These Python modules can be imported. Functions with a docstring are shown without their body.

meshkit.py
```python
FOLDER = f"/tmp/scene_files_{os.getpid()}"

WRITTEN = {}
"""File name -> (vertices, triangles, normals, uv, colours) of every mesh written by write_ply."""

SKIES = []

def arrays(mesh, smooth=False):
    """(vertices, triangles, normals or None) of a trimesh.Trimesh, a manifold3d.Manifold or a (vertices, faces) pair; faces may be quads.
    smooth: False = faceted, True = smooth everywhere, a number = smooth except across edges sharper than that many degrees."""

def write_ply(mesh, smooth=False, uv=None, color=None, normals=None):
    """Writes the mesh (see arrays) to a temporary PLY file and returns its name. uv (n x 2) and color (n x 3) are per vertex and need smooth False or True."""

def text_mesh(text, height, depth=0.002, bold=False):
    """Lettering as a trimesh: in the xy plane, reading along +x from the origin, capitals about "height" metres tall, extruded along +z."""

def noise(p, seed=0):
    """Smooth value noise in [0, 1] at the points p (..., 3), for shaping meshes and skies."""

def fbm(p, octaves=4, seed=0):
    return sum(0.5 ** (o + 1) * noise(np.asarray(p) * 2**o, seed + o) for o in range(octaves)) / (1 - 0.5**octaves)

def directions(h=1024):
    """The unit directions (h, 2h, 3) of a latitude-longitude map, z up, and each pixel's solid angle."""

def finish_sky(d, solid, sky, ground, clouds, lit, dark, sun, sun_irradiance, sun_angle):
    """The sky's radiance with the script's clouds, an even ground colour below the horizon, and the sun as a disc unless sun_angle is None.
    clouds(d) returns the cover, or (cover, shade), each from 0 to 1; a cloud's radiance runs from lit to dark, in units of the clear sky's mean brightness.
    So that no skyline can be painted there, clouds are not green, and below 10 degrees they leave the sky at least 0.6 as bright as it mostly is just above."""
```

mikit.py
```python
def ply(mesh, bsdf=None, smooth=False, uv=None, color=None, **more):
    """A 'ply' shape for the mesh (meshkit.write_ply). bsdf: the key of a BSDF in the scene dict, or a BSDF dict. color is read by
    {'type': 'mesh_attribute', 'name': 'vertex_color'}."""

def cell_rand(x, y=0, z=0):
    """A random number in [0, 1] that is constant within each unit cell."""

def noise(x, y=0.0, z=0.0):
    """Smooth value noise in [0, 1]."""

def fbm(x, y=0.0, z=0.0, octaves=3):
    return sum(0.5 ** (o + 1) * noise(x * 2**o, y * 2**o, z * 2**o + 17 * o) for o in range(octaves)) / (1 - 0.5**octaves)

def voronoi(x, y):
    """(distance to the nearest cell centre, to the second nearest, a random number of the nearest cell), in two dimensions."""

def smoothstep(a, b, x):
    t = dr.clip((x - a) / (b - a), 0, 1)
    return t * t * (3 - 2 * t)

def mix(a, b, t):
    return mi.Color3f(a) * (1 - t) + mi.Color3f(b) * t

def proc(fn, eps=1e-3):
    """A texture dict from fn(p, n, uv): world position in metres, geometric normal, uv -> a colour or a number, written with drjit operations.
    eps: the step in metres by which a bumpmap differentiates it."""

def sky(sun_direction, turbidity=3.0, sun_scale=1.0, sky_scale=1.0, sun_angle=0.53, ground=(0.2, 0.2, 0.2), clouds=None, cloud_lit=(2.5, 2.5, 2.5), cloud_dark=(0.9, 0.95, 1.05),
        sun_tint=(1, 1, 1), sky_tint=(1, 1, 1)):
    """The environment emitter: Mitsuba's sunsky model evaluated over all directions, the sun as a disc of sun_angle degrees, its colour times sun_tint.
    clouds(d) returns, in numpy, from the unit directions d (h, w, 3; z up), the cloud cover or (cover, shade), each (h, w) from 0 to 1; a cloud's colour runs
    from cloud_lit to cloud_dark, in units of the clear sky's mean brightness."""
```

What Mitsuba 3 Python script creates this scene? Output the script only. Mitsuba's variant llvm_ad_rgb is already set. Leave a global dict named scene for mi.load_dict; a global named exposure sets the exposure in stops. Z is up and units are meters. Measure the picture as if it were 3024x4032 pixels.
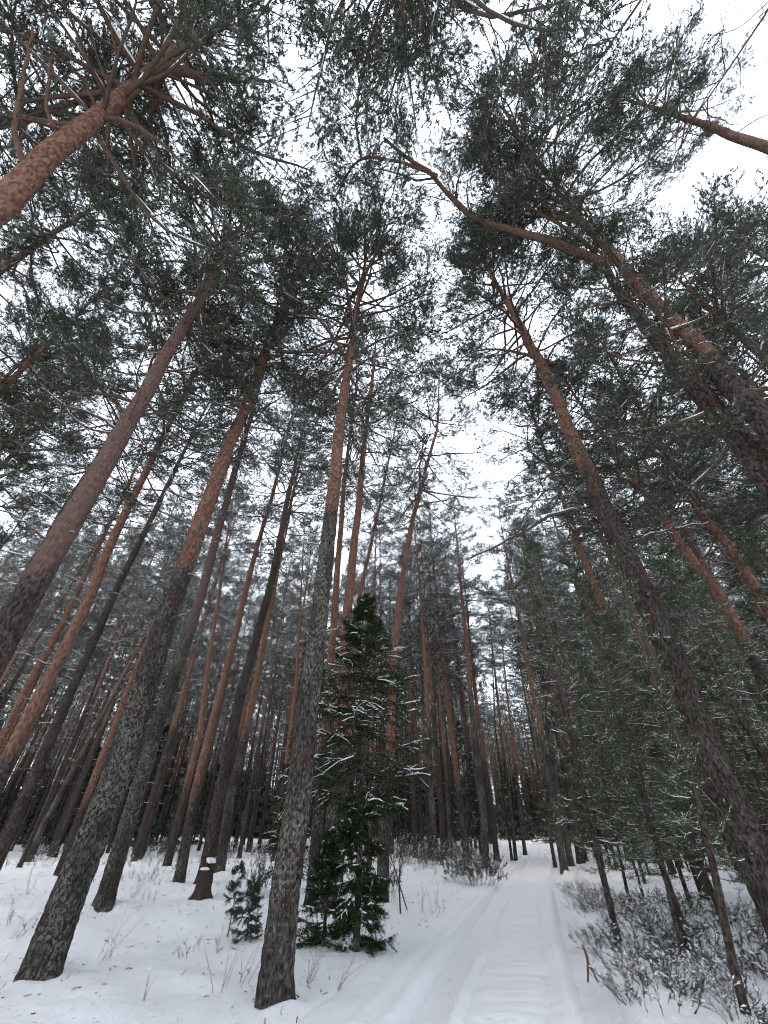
"""A snowy path through a Scots pine forest in winter, seen looking up under an overcast sky. Units are metres, z is up."""
import math
import numpy as np
import mitsuba as mi
import drjit as dr
import mikit
import meshkit
from mikit import noise, fbm, smoothstep, mix

T = mi.ScalarTransform4f
scene, labels = {}, {}

# ------------------------------------------------------------------ camera, sky, exposure
PITCH = math.radians(38.2)
scene['camera'] = {
    'type': 'perspective', 'fov': 87.28, 'fov_axis': 'x', 'near_clip': 0.05, 'far_clip': 600.0,
    'to_world': T().look_at(origin=[0, 0, 1.55], target=[0, math.cos(PITCH), 1.55 + math.sin(PITCH)], up=[0, 0, 1])}
scene['sky'] = mikit.sky([-0.25, -0.35, 0.9], turbidity=3, sun_scale=0.15, sun_angle=40, clouds=lambda d: 1.0,
                         cloud_lit=(2.24, 2.45, 2.79), ground=(0.45, 0.46, 0.5))
labels['sky'] = {'kind': 'structure'}
exposure = 2.7


# ------------------------------------------------------------------ materials
def diffuse(fn):
    return {'type': 'twosided', 'bsdf': {'type': 'diffuse', 'reflectance': mikit.proc(fn) if callable(fn) else {'type': 'rgb', 'value': list(fn)}}}


def bark_color(p, n, uv):
    """uv.x: the tone of the tree, uv.y: 0 = thick grey plates at the foot, 1 = thin orange bark of the upper stem."""
    bare = dr.floor(uv.x)          # 1 on stems with hardly any lichen
    tone = uv.x - bare
    big = fbm(p.x * 5, p.y * 5, p.z * 2.2, 3)
    fine = fbm(p.x * 48, p.y * 48, p.z * 15, 3)
    flake = noise(p.x * 34, p.y * 34, p.z * 12)
    up = smoothstep(0.3, 0.7, uv.y + (big - 0.5) * 0.75 + (fine - 0.5) * 0.3)
    plate = mix((0.030, 0.026, 0.024), (0.108, 0.096, 0.088), smoothstep(0.25, 0.8, fine))
    plate = mix(plate, (0.068, 0.032, 0.026), smoothstep(0.54, 0.68, big) * smoothstep(0.3, 0.6, flake) * 0.7)
    speck = noise(p.x * 44 + 9, p.y * 44, p.z * 24) * 0.6 + noise(p.x * 110, p.y * 110 + 3, p.z * 55) * 0.4
    cover = smoothstep(0.36, 0.64, fbm(p.x * 4 + 4, p.y * 4, p.z * 1.6, 3) + tone * 0.05)
    lichen = smoothstep(0.54, 0.62, speck + 0.11 * (cover - 0.5)) * (0.35 + 0.65 * cover) * (0.55 + 0.45 * fine)
    plate = mix(plate, mix((0.14, 0.15, 0.118), (0.30, 0.315, 0.26), flake), lichen * 0.9 * (1 - 0.65 * bare))
    plate = mix(plate, plate * mi.Color3f(1.06, 0.98, 0.97), bare)
    thin = mix((0.145, 0.076, 0.055), (0.26, 0.148, 0.106), smoothstep(0.3, 0.7, flake))
    thin = mix(thin, (0.25, 0.175, 0.145), smoothstep(0.5, 0.74, fine) * 0.55)
    thin = mix(thin, (0.075, 0.047, 0.04), smoothstep(0.60, 0.78, noise(p.x * 30, p.y * 30, p.z * 13 + 5)) * 0.5)
    thin = mix(thin, mi.Color3f(0.125, 0.092, 0.086) * (0.6 + 0.8 * fine), smoothstep(0.35, 0.95, tone) * 0.85)
    return mix(plate, thin, up)


def bark_relief(p, n, uv):
    a = dr.abs(2 * noise(p.x * 30, p.y * 30, p.z * 9) - 1)
    b = dr.abs(2 * noise(p.x * 60, p.y * 60 + 5, p.z * 22) - 1)
    return (smoothstep(0, 0.45, a) * 0.022 + smoothstep(0, 0.5, b) * 0.011) * (1 - 0.65 * uv.y)


def needle_color(p, n, uv):
    c = mix((0.052, 0.062, 0.043), (0.125, 0.142, 0.108), uv.x)
    c = mix(c, (0.26, 0.285, 0.28), smoothstep(0.62, 0.9, uv.x) * 0.65)
    return c * (0.75 + 0.5 * noise(p.x * 0.45, p.y * 0.45, p.z * 0.45))


def frosted_color(p, n, uv):
    """Needles with rime and dry snow on them."""
    c = mix((0.064, 0.076, 0.058), (0.155, 0.172, 0.145), uv.x)
    return mix(c, (0.44, 0.46, 0.47), smoothstep(0.5, 0.85, uv.x) * 0.7)


def limb_color(p, n, uv):
    k = fbm(p.x * 20, p.y * 20, p.z * 20, 2)
    return mix(mix((0.085, 0.055, 0.042), (0.19, 0.108, 0.075), k), mix((0.05, 0.044, 0.039), (0.11, 0.10, 0.09), k), uv.y)


def snow_color(p, n, uv):
    k = fbm(p.x * 30, p.y * 30, p.z * 30, 2)
    return mix((0.86, 0.87, 0.89), (0.93, 0.935, 0.945), k)


def ground_snow_color(p, n, uv):
    grain = noise(p.x * 55, p.y * 55, p.z * 20)
    c = mix((0.86, 0.87, 0.89), (0.93, 0.935, 0.945), grain)
    bits = noise(p.x * 38 + 7, p.y * 38, 0) * 0.6 + noise(p.x * 90, p.y * 90, 3) * 0.4
    zone = smoothstep(0.5, 0.72, fbm(p.x * 0.6, p.y * 0.6, 1.5, 3))
    return mix(c, (0.23, 0.17, 0.13), smoothstep(0.80, 0.85, bits + 0.06 * zone) * 0.7)


scene['bark'] = {'type': 'twosided', 'bsdf': {'type': 'bumpmap', 'scale': 1.0, 'relief': mikit.proc(bark_relief, eps=3e-3),
                 'bsdf': {'type': 'diffuse', 'reflectance': mikit.proc(bark_color)}}}
scene['pine_needles'] = diffuse(needle_color)
scene['frosted_needles'] = diffuse(frosted_color)
scene['limb_bark'] = diffuse(limb_color)
scene['snow'] = diffuse(snow_color)
scene['ground_snow'] = {'type': 'twosided', 'bsdf': {
    'type': 'bumpmap', 'scale': 1.0, 'bsdf': {'type': 'diffuse', 'reflectance': mikit.proc(ground_snow_color)},
    'relief': mikit.proc(lambda p, n, uv: fbm(p.x * 9, p.y * 9, p.z * 9, 3) * 0.02 + noise(p.x * 60, p.y * 60, 0) * 0.003, eps=5e-3)}}
scene['path_snow'] = {'type': 'twosided', 'bsdf': {
    'type': 'bumpmap', 'scale': 1.0, 'bsdf': {'type': 'diffuse', 'reflectance': mikit.proc(snow_color)},
    'relief': mikit.proc(lambda p, n, uv: fbm(p.x * 9, p.y * 16, p.z * 9, 3) * 0.02 + noise(p.x * 60, p.y * 60, 0) * 0.003, eps=5e-3)}}
scene['spruce_needles'] = diffuse(lambda p, n, uv: mix((0.014, 0.026, 0.009), (0.050, 0.074, 0.028), uv.x))
scene['young_needles'] = diffuse(lambda p, n, uv: mix((0.050, 0.068, 0.032), (0.135, 0.16, 0.092), uv.x))
scene['dry_stalk'] = diffuse((0.16, 0.115, 0.09))
scene['shrub_leaf'] = diffuse(lambda p, n, uv: mix((0.045, 0.05, 0.036), (0.115, 0.115, 0.09), uv.x))
scene['red_twig'] = diffuse((0.15, 0.085, 0.075))
scene['rotten_wood'] = diffuse(lambda p, n, uv: mix((0.035, 0.028, 0.024), (0.10, 0.075, 0.06), fbm(p.x * 30, p.y * 30, p.z * 8, 3)))


# ------------------------------------------------------------------ mesh helpers
def unit(a):
    return a / (np.linalg.norm(a, axis=-1, keepdims=True) + 1e-12)


def cat(meshes):
    """Joins (v, f, uv) triples."""
    at, V, F, U = 0, [], [], []
    for v, f, u in meshes:
        V.append(v); F.append(f + at); U.append(u); at += len(v)
    return np.vstack(V), np.vstack(F), np.vstack(U)


def tubes(P, R, sides=5, uv=(0.5, 0.5), squash=None):
    """Tubes along the polylines P (B, n, 3) with the radii R (B, n)."""
    P = np.asarray(P, float); B, n, _ = P.shape
    t = unit(np.gradient(P, axis=1))
    mean = unit(t.mean(1))
    ref = np.where(np.abs(mean[:, 2:]) < 0.85, [[0, 0, 1.0]], [[1.0, 0, 0]])[:, None]
    a = unit(np.cross(t, np.broadcast_to(ref, t.shape))); b = np.cross(t, a)
    ang = np.arange(sides) * 2 * np.pi / sides
    v = P[:, :, None] + np.asarray(R)[:, :, None, None] * (np.cos(ang)[:, None] * a[:, :, None] + np.sin(ang)[:, None] * b[:, :, None])
    i, j = np.meshgrid(np.arange(n - 1), np.arange(sides), indexing='ij'); k = (j + 1) % sides
    q = np.stack([i * sides + j, i * sides + k, (i + 1) * sides + k, (i + 1) * sides + j], -1).reshape(-1, 4)
    f = np.vstack([q[:, [0, 1, 2]], q[:, [0, 2, 3]]])
    f = (f[None] + (np.arange(B) * n * sides)[:, None, None]).reshape(-1, 3)
    v = v.reshape(-1, 3)
    uv = np.asarray(uv, float)
    if uv.ndim == 3:
        uv = np.repeat(uv.reshape(-1, 2), sides, 0)
    return v, f, np.broadcast_to(uv, (len(v), 2)) if uv.ndim == 1 else uv


def ribbons(P, R, uv=(0.5, 1.0)):
    """Thin twigs, two triangles for each step of the polylines P (B, n, 3)."""
    B, n, _ = P.shape
    t = unit(P[:, -1] - P[:, 0]); s = unit(np.cross(t, np.roll(t, 1, axis=1) + [0.3, -0.2, 0.1]))[:, None] * np.asarray(R)[..., None]
    v = np.stack([P - s, P + s], 2).reshape(-1, 3)
    i = np.arange(n - 1) * 2
    f = np.concatenate([np.stack([i, i + 1, i + 3], -1), np.stack([i, i + 3, i + 2], -1)])
    return v, (f[None] + (np.arange(B) * n * 2)[:, None, None]).reshape(-1, 3), np.broadcast_to(uv, (len(v), 2))


def snow_caps(P, R, rng, wide=1.1, keep=0.6):
    """Snow lying along the tops of the polylines P: a low ridge, broken where the branch is steep or at random."""
    t = unit(np.gradient(P, axis=1))
    flat = np.clip(1.25 - np.abs(t[..., 2]) * 1.3, 0, 1)
    has = np.clip((rng.random(R.shape) - (1 - keep)) * 4, 0, 1)
    r = np.clip(R * wide, 0.006, 0.05) * flat * has
    Q = P.copy(); Q[..., 2] += R * 0.75 + r * 0.25
    return tubes(Q, r, 4)


def needle_fans(pos, d, k, length, nlen, width, rng, spread=(0.45, 1.0), tone=None):
    """k needles on each shoot at pos (S, 3) pointing along d: thin triangles leaning out from the shoot."""
    S = len(pos)
    d = unit(d)[:, None]
    u = rng.random((S, k, 1)) ** 0.8
    ref = unit(rng.normal(size=(S, k, 3)))
    perp = unit(np.cross(np.broadcast_to(d, (S, k, 3)), ref))
    a = rng.uniform(spread[0], spread[1], (S, k, 1))
    nd = d * np.cos(a) + perp * np.sin(a)
    base = pos[:, None] + d * u * length
    side = unit(np.cross(nd, rng.normal(size=(S, k, 3)))) * (width / 2)
    tip = base + nd * nlen * rng.uniform(0.75, 1.15, (S, k, 1))
    v = np.stack([base - side, base + side, tip], 2).reshape(-1, 3)
    tone = rng.random(S) if tone is None else tone
    uv = np.zeros((S, k, 3, 2)); uv[..., 0] = np.clip(tone[:, None] + rng.normal(0, 0.08, (S, k)), 0, 1)[:, :, None]
    uv[..., 2, 1] = 1
    return v, np.arange(len(v)).reshape(-1, 3), uv.reshape(-1, 2)


def shoot_snow(pos, d, length, width, rng):
    """A little roof of snow on top of each shoot."""
    d = unit(d); S = len(pos)
    side = unit(np.cross(d, [[0, 0, 1.0]])) * width * rng.uniform(0.5, 1.0, (S, 1))
    lift = np.array([[0, 0, 1.0]]) * width * 0.7
    e = pos + d * length * rng.uniform(0.6, 1.1, (S, 1))
    m = (pos + e) / 2
    v = np.stack([pos, m + side, e, m - side, m + lift], 1)
    f = np.array([[0, 1, 4], [1, 2, 4], [2, 3, 4], [3, 0, 4]])
    return v.reshape(-1, 3), (f[None] + np.arange(S)[:, None, None] * 5).reshape(-1, 3), np.full((S * 5, 2), 0.5)


def grow(base, d0, length, n, rng, wander=0.12, lift=0.0):
    """Polylines (B, n, 3) from base along d0, wandering, bent upwards by lift."""
    B = len(base); step = np.asarray(length)[:, None] / (n - 1)
    d, P = unit(d0), [np.asarray(base, float)]
    turn = rng.normal(size=(B, 3)) * wander
    for i in range(n - 1):
        P.append(P[-1] + d * step)
        turn = 0.4 * turn + rng.normal(size=(B, 3)) * wander
        d = unit(d + turn + np.array([0, 0, 1.0]) * np.asarray(lift).reshape(-1, 1) if np.ndim(lift) else d + turn + np.array([0, 0, lift]))
    return np.stack(P, 1)


def along(P, which, s):
    """Points and directions at the fractions s of the polylines P[which]."""
    n = P.shape[1]; x = np.clip(s, 0, 0.999) * (n - 1); i = x.astype(int); t = (x - i)[:, None]
    a, b = P[which, i], P[which, i + 1]
    return a + (b - a) * t, unit(b - a)


def fork(P, which, s, angle, rng, flat=0.7, up=0.1):
    """Start points and directions of side branches, mostly to the left and right of their parent."""
    pos, d = along(P, which, s)
    side = unit(np.cross(d, [[0, 0, 1.0]]) + 1e-6) * np.where(rng.random(len(s)) < 0.5, -1, 1)[:, None]
    side = unit(side + rng.normal(size=side.shape) * (1 - flat) * 0.9)
    a = angle * rng.uniform(0.7, 1.3, (len(s), 1))
    return pos, unit(d * np.cos(a) + side * np.sin(a) + np.array([0, 0, up]))


def frame_to(a, b, along_scale=1.0, across=1.0, spin=0.0):
    """The transform that stands a thing built along +z from the origin on a, pointing at b."""
    z = unit(np.asarray(b, float) - a); x = unit(np.cross([0, 1.0, 0.02], z)); y = np.cross(z, x)
    c, s = math.cos(spin), math.sin(spin)
    M = np.eye(4); M[:3, 0] = (x * c + y * s) * across; M[:3, 1] = (y * c - x * s) * across; M[:3, 2] = z * along_scale; M[:3, 3] = a
    return T(M.tolist())


def shape(mesh, bsdf, smooth=False, **more):
    v, f, uv = mesh
    return mikit.ply((v, f), bsdf, smooth=smooth, uv=uv, **more)


counts = {}


def numbered(name):
    n = counts.get(name, 0); counts[name] = n + 1
    return name if n == 0 else f'{name}_{n:03d}'


def thing(name, label, category, group=None):
    key = numbered(name)
    labels[key] = {'label': label, 'category': category, 'kind': 'thing'}
    if group:
        labels[key]['group'] = group
    return key


def put(parent, name, entry):
    key = numbered(parent + '__' + name)
    scene[key] = entry
    return key


def put_group(parent, name, group, to_world):
    for part in scene[group]:
        if part in ('snow', 'foliage', 'leaves', 'twigs', 'wood'):
            labels[f'{parent}__{name}__{part}'] = {'kind': 'stuff'}
    return put(parent, name, {'type': 'instance', 'group': {'type': 'ref', 'id': group}, 'to_world': to_world})


# ------------------------------------------------------------------ the ground
def step(a, b, x):
    t = np.clip((np.asarray(x, float) - a) / (b - a), 0, 1)
    return t * t * (3 - 2 * t)


def path_offset(x, y):
    """Metres to the right of the path's middle line."""
    y = np.asarray(y, float)
    middle = 1.32 + 0.30 * (y - 6.4) + 0.9 * np.sin((y - 14) * 0.09) * step(14, 30, y) * 0.35 - 5.0 * step(42, 85, y)
    return (x - middle) * 0.958


MOUNDS = []        # (x, y, height, radius) of the snow heaped round stems


def height(x, y, lumps=True):
    x, y = np.asarray(x, float), np.asarray(y, float)
    d, u = np.hypot(x, y), path_offset(x, y)
    off = step(1.5, 4.5, np.abs(u))
    z = 0.55 * step(38, 85, d) + off * (0.30 * step(7, 26, d) * (u < 0) + 0.10 * step(1.5, 5, u))
    if lumps:
        q = np.stack([x, y, 0 * x], -1)
        rough = 0.35 + 0.65 * off
        z = z + rough * (0.22 * (meshkit.fbm(q * 0.45, 3, 3) - 0.5) + 0.07 * (meshkit.fbm(q * 2.1, 3, 8) - 0.5) * off)
        z = z + 0.10 * np.clip(meshkit.fbm(q * 1.3, 2, 21) - 0.52, 0, 1) * off * (1 + 2.2 * (u > 1.8))
    for mx, my, mh, mr in MOUNDS:
        z = z + mh * np.exp(-((x - mx) ** 2 + (y - my) ** 2) / mr ** 2)
    return z


def ground_at(x, y):
    return float(height(np.array([x]), np.array([y]))[0])


# ------------------------------------------------------------------ kinds of growth, each built once
def pine_crown(seed, L, R, whorls, per, n_sec, n_twig, k, nlen, width, shoots, snow=0.3, sides=5, bare=0.1, pts=(8, 4, 3), caps=True):
    """The crown of a grown pine from 0 to L along +z: limbs in loose whorls, their forks, twigs, shoots with needles, and snow."""
    rng = np.random.default_rng(seed)
    t = np.repeat((np.arange(whorls) + 0.3) / whorls, per); t = np.clip(t + rng.normal(0, 0.35 / whorls, len(t)), 0, 0.985)
    az = np.repeat(rng.uniform(0, 6.28, whorls), per) + np.tile(np.arange(per) * 6.28 / per, whorls) + rng.normal(0, 0.4, len(t))
    env = np.interp(t, [0, 0.12, 0.35, 0.6, 0.85, 1], [0.8, 0.98, 1.0, 0.88, 0.6, 0.25])
    ln = R * env * rng.uniform(0.55, 1.15, len(t))
    el = np.radians(np.interp(t, [0, 0.4, 0.8, 1], [-5, 10, 32, 58]) + rng.normal(0, 11, len(t)))
    d = np.stack([np.cos(az) * np.cos(el), np.sin(az) * np.cos(el), np.sin(el)], -1)
    base = np.zeros((len(t), 3)); base[:, 2] = t * L
    n1, n2, n3 = pts
    limb = grow(base, d, ln, n1, rng, 0.13, 0.03)
    r0 = np.clip(0.008 + 0.012 * ln, 0.010, 0.055)
    limb_r = r0[:, None] * np.linspace(1, 0.28, n1)
    parts = [tubes(limb, limb_r, sides, uv=np.stack(np.broadcast_arrays(0.5, np.linspace(0.25, 0.95, n1)[None] + 0 * limb_r), -1))]
    w = np.repeat(np.arange(len(t)), n_sec); s = 1 - 0.6 * rng.random(len(w)) ** 1.2
    p, dd = fork(limb, w, s, 0.75, rng, 0.82, 0.08)
    l2 = np.clip(ln[w] * 0.5 * (1.15 - 0.65 * s) * rng.uniform(0.6, 1.2, len(w)), 0.25, 1.5)
    sec = grow(p, dd, l2, n2, rng, 0.16, 0.04)
    parts.append(tubes(sec, (np.clip(r0[w] * 0.3, 0.004, 0.013))[:, None] * np.linspace(1, 0.4, n2), 3, uv=(0.5, 0.85)))
    live = rng.random(len(w)) > bare
    w3 = np.repeat(np.nonzero(live)[0], n_twig); s3 = rng.uniform(0.15, 1, len(w3))
    p3, d3 = fork(sec, w3, s3, 0.7, rng, 0.5, 0.18)
    twig = grow(p3, d3, rng.uniform(0.14, 0.38, len(w3)), n3, rng, 0.15, 0.1)
    parts.append(ribbons(twig, np.full((len(twig), n3), 0.003)))
    w4 = np.repeat(np.arange(len(twig)), shoots); s4 = np.tile(np.linspace(0.35, 0.95, shoots), len(twig))
    p4, d4 = along(twig, w4, s4)
    d4 = unit(d4 + rng.normal(0, 0.35, d4.shape) + [0, 0, 0.25])
    ends, ed = along(sec, np.arange(len(sec)), np.full(len(sec), 0.98))
    le, led = along(limb, np.arange(len(limb)), np.full(len(limb), 0.99))
    p4, d4 = np.vstack([p4, ends[live], le]), np.vstack([d4, ed[live], led])
    tone = np.clip(rng.normal(0.42, 0.24, len(p4)), 0, 1)
    leaf = needle_fans(p4, d4, k, 0.13, nlen, width, rng, (0.4, 1.15), tone)
    keep = rng.random(len(p4)) < snow
    white = [snow_caps(limb[:, ::2], limb_r[:, ::2], rng, 0.8, 0.55)] if caps else []
    if keep.any():
        white.append(shoot_snow(p4[keep] + [0, 0, 0.015], d4[keep], 0.15, 0.016 + 0.7 * width, rng))
    return cat(parts), leaf, cat(white)


def add_group(key, wood, leaf, snow, needle='pine_needles', names=('branches', 'foliage', 'snow')):
    scene[key] = {'type': 'shapegroup', names[0]: shape(wood, 'limb_bark', True), names[1]: shape(leaf, needle), names[2]: shape(snow, 'snow')}


FULL, MID = 6, 4
for i in range(FULL):
    L, R, wh = [(9.0, 2.4, 15), (8.0, 2.3, 14), (10.0, 2.4, 16), (8.5, 2.6, 14), (7.5, 2.3, 13), (9.5, 2.5, 15)][i]
    add_group(f'full_crown_{i}', *pine_crown(100 + i, L, R, wh, 4, 9, 7, 16, 0.068, 0.0155, 2, 0.06))
for i in range(MID):
    add_group(f'mid_crown_{i}', *pine_crown(200 + i, 11.0, 2.9, 13, 4, 8, 4, 8, 0.10, 0.026, 2, 0.5, sides=3, pts=(5, 3, 2)), needle='frosted_needles')
CROWN_L = {'full': [9.0, 8.0, 10.0, 8.5, 7.5, 9.5], 'mid': [11.0] * 4}


def dead_set(seed, n, L, R, rough=0.1):
    """Dead bare branches and stubs of a stem below its crown, with the snow that lies on them."""
    rng = np.random.default_rng(seed)
    z = rng.random(n) ** 0.7 * L; az = rng.uniform(0, 6.28, n)
    ln = R * np.where(rng.random(n) < 0.45, rng.uniform(0.1, 0.25, n), rng.uniform(0.4, 1.0, n)) * (0.45 + 0.55 * z / L)
    el = np.radians(rng.normal(8, 16, n))
    d = np.stack([np.cos(az) * np.cos(el), np.sin(az) * np.cos(el), np.sin(el)], -1)
    P = grow(np.stack([0 * z, 0 * z, z], -1), d, ln + 0.1, 7, rng, 0.14, -0.02)
    r = (0.008 + 0.008 * ln)[:, None] * np.linspace(1, 0.35, 7)
    w = np.repeat(np.arange(n), 2); p, dd = fork(P, w, rng.uniform(0.4, 0.95, len(w)), 0.8, rng, 0.5, 0.1)
    tw = grow(p, dd, ln[w] * 0.35, 4, rng, 0.2)
    wood = cat([tubes(P, r, 4, uv=(0.5, 0.85)), tubes(tw, np.full((len(tw), 4), 0.005), 3, uv=(0.5, 1))])
    return wood, cat([snow_caps(P, r, rng, 0.9, 0.8), snow_caps(tw, np.full((len(tw), 4), 0.006), rng, 1, 0.6)])


for i in range(4):
    wood, snow = dead_set(300 + i, 26, 9.0, 1.5)
    scene[f'dead_set_{i}'] = {'type': 'shapegroup', 'wood': shape(wood, 'limb_bark', True), 'snow': shape(snow, 'snow')}


def sapling_crown(seed, L, R, n, k=8, per=5, start=0.05, n_twig=5):
    """A thin young pine in the shade: whorls of slender level branches with sparse tufts, each with its line of snow."""
    rng = np.random.default_rng(seed)
    t = np.repeat(start + (1 - start) * (np.arange(n) + 0.2) / n, per) + rng.normal(0, 0.01, n * per); t = np.clip(t, 0, 0.99)
    az = rng.uniform(0, 6.28, len(t))
    ln = R * np.interp(t, [0, 0.15, 0.6, 1], [0.9, 1.0, 0.75, 0.2]) * rng.uniform(0.4, 1.1, len(t))
    el = np.radians(np.interp(t, [0, 0.7, 1], [-6, 8, 50]) + rng.normal(0, 9, len(t)))
    d = np.stack([np.cos(az) * np.cos(el), np.sin(az) * np.cos(el), np.sin(el)], -1)
    limb = grow(np.stack([0 * t, 0 * t, t * L], -1), d, ln, 7, rng, 0.1, 0.03)
    r = (0.004 + 0.005 * ln)[:, None] * np.linspace(1, 0.4, 7)
    w = np.repeat(np.arange(len(t)), n_twig); s = rng.uniform(0.3, 1, len(w))
    p, dd = fork(limb, w, s, 0.75, rng, 0.85, 0.08)
    tw = grow(p, dd, np.clip(ln[w] * 0.4 * (1.2 - s * 0.7), 0.08, 0.5) * rng.uniform(0.6, 1.2, len(w)), 4, rng, 0.14, 0.05)
    w4 = np.repeat(np.arange(len(tw)), 5); p4, d4 = along(tw, w4, np.tile([0.25, 0.45, 0.62, 0.8, 0.97], len(tw)))
    d4 = unit(d4 + rng.normal(0, 0.3, d4.shape) + [0, 0, 0.15])
    leaf = needle_fans(p4, d4, k, 0.08, 0.07, 0.0095, rng, (0.35, 1.0), np.clip(rng.normal(0.4, 0.25, len(p4)), 0, 1))
    keep = rng.random(len(p4)) < 0.10
    wood = cat([tubes(limb, r, 4, uv=(0.5, 0.8)), ribbons(tw, np.full((len(tw), 4), 0.0035))])
    pick = rng.random(len(tw)) < 0.3
    snow = cat([snow_caps(limb, r * 0.7, rng, 1.2, 0.5), snow_caps(tw[pick], np.full((pick.sum(), 4), 0.005), rng, 1, 0.6), shoot_snow(p4[keep] + [0, 0, 0.012], d4[keep], 0.085, 0.014, rng)])
    return wood, leaf, snow


for i in range(4):
    add_group(f'young_crown_{i}', *sapling_crown(400 + i, 6.0, 1.15, 22, n_twig=8, k=5), needle='young_needles')


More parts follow.
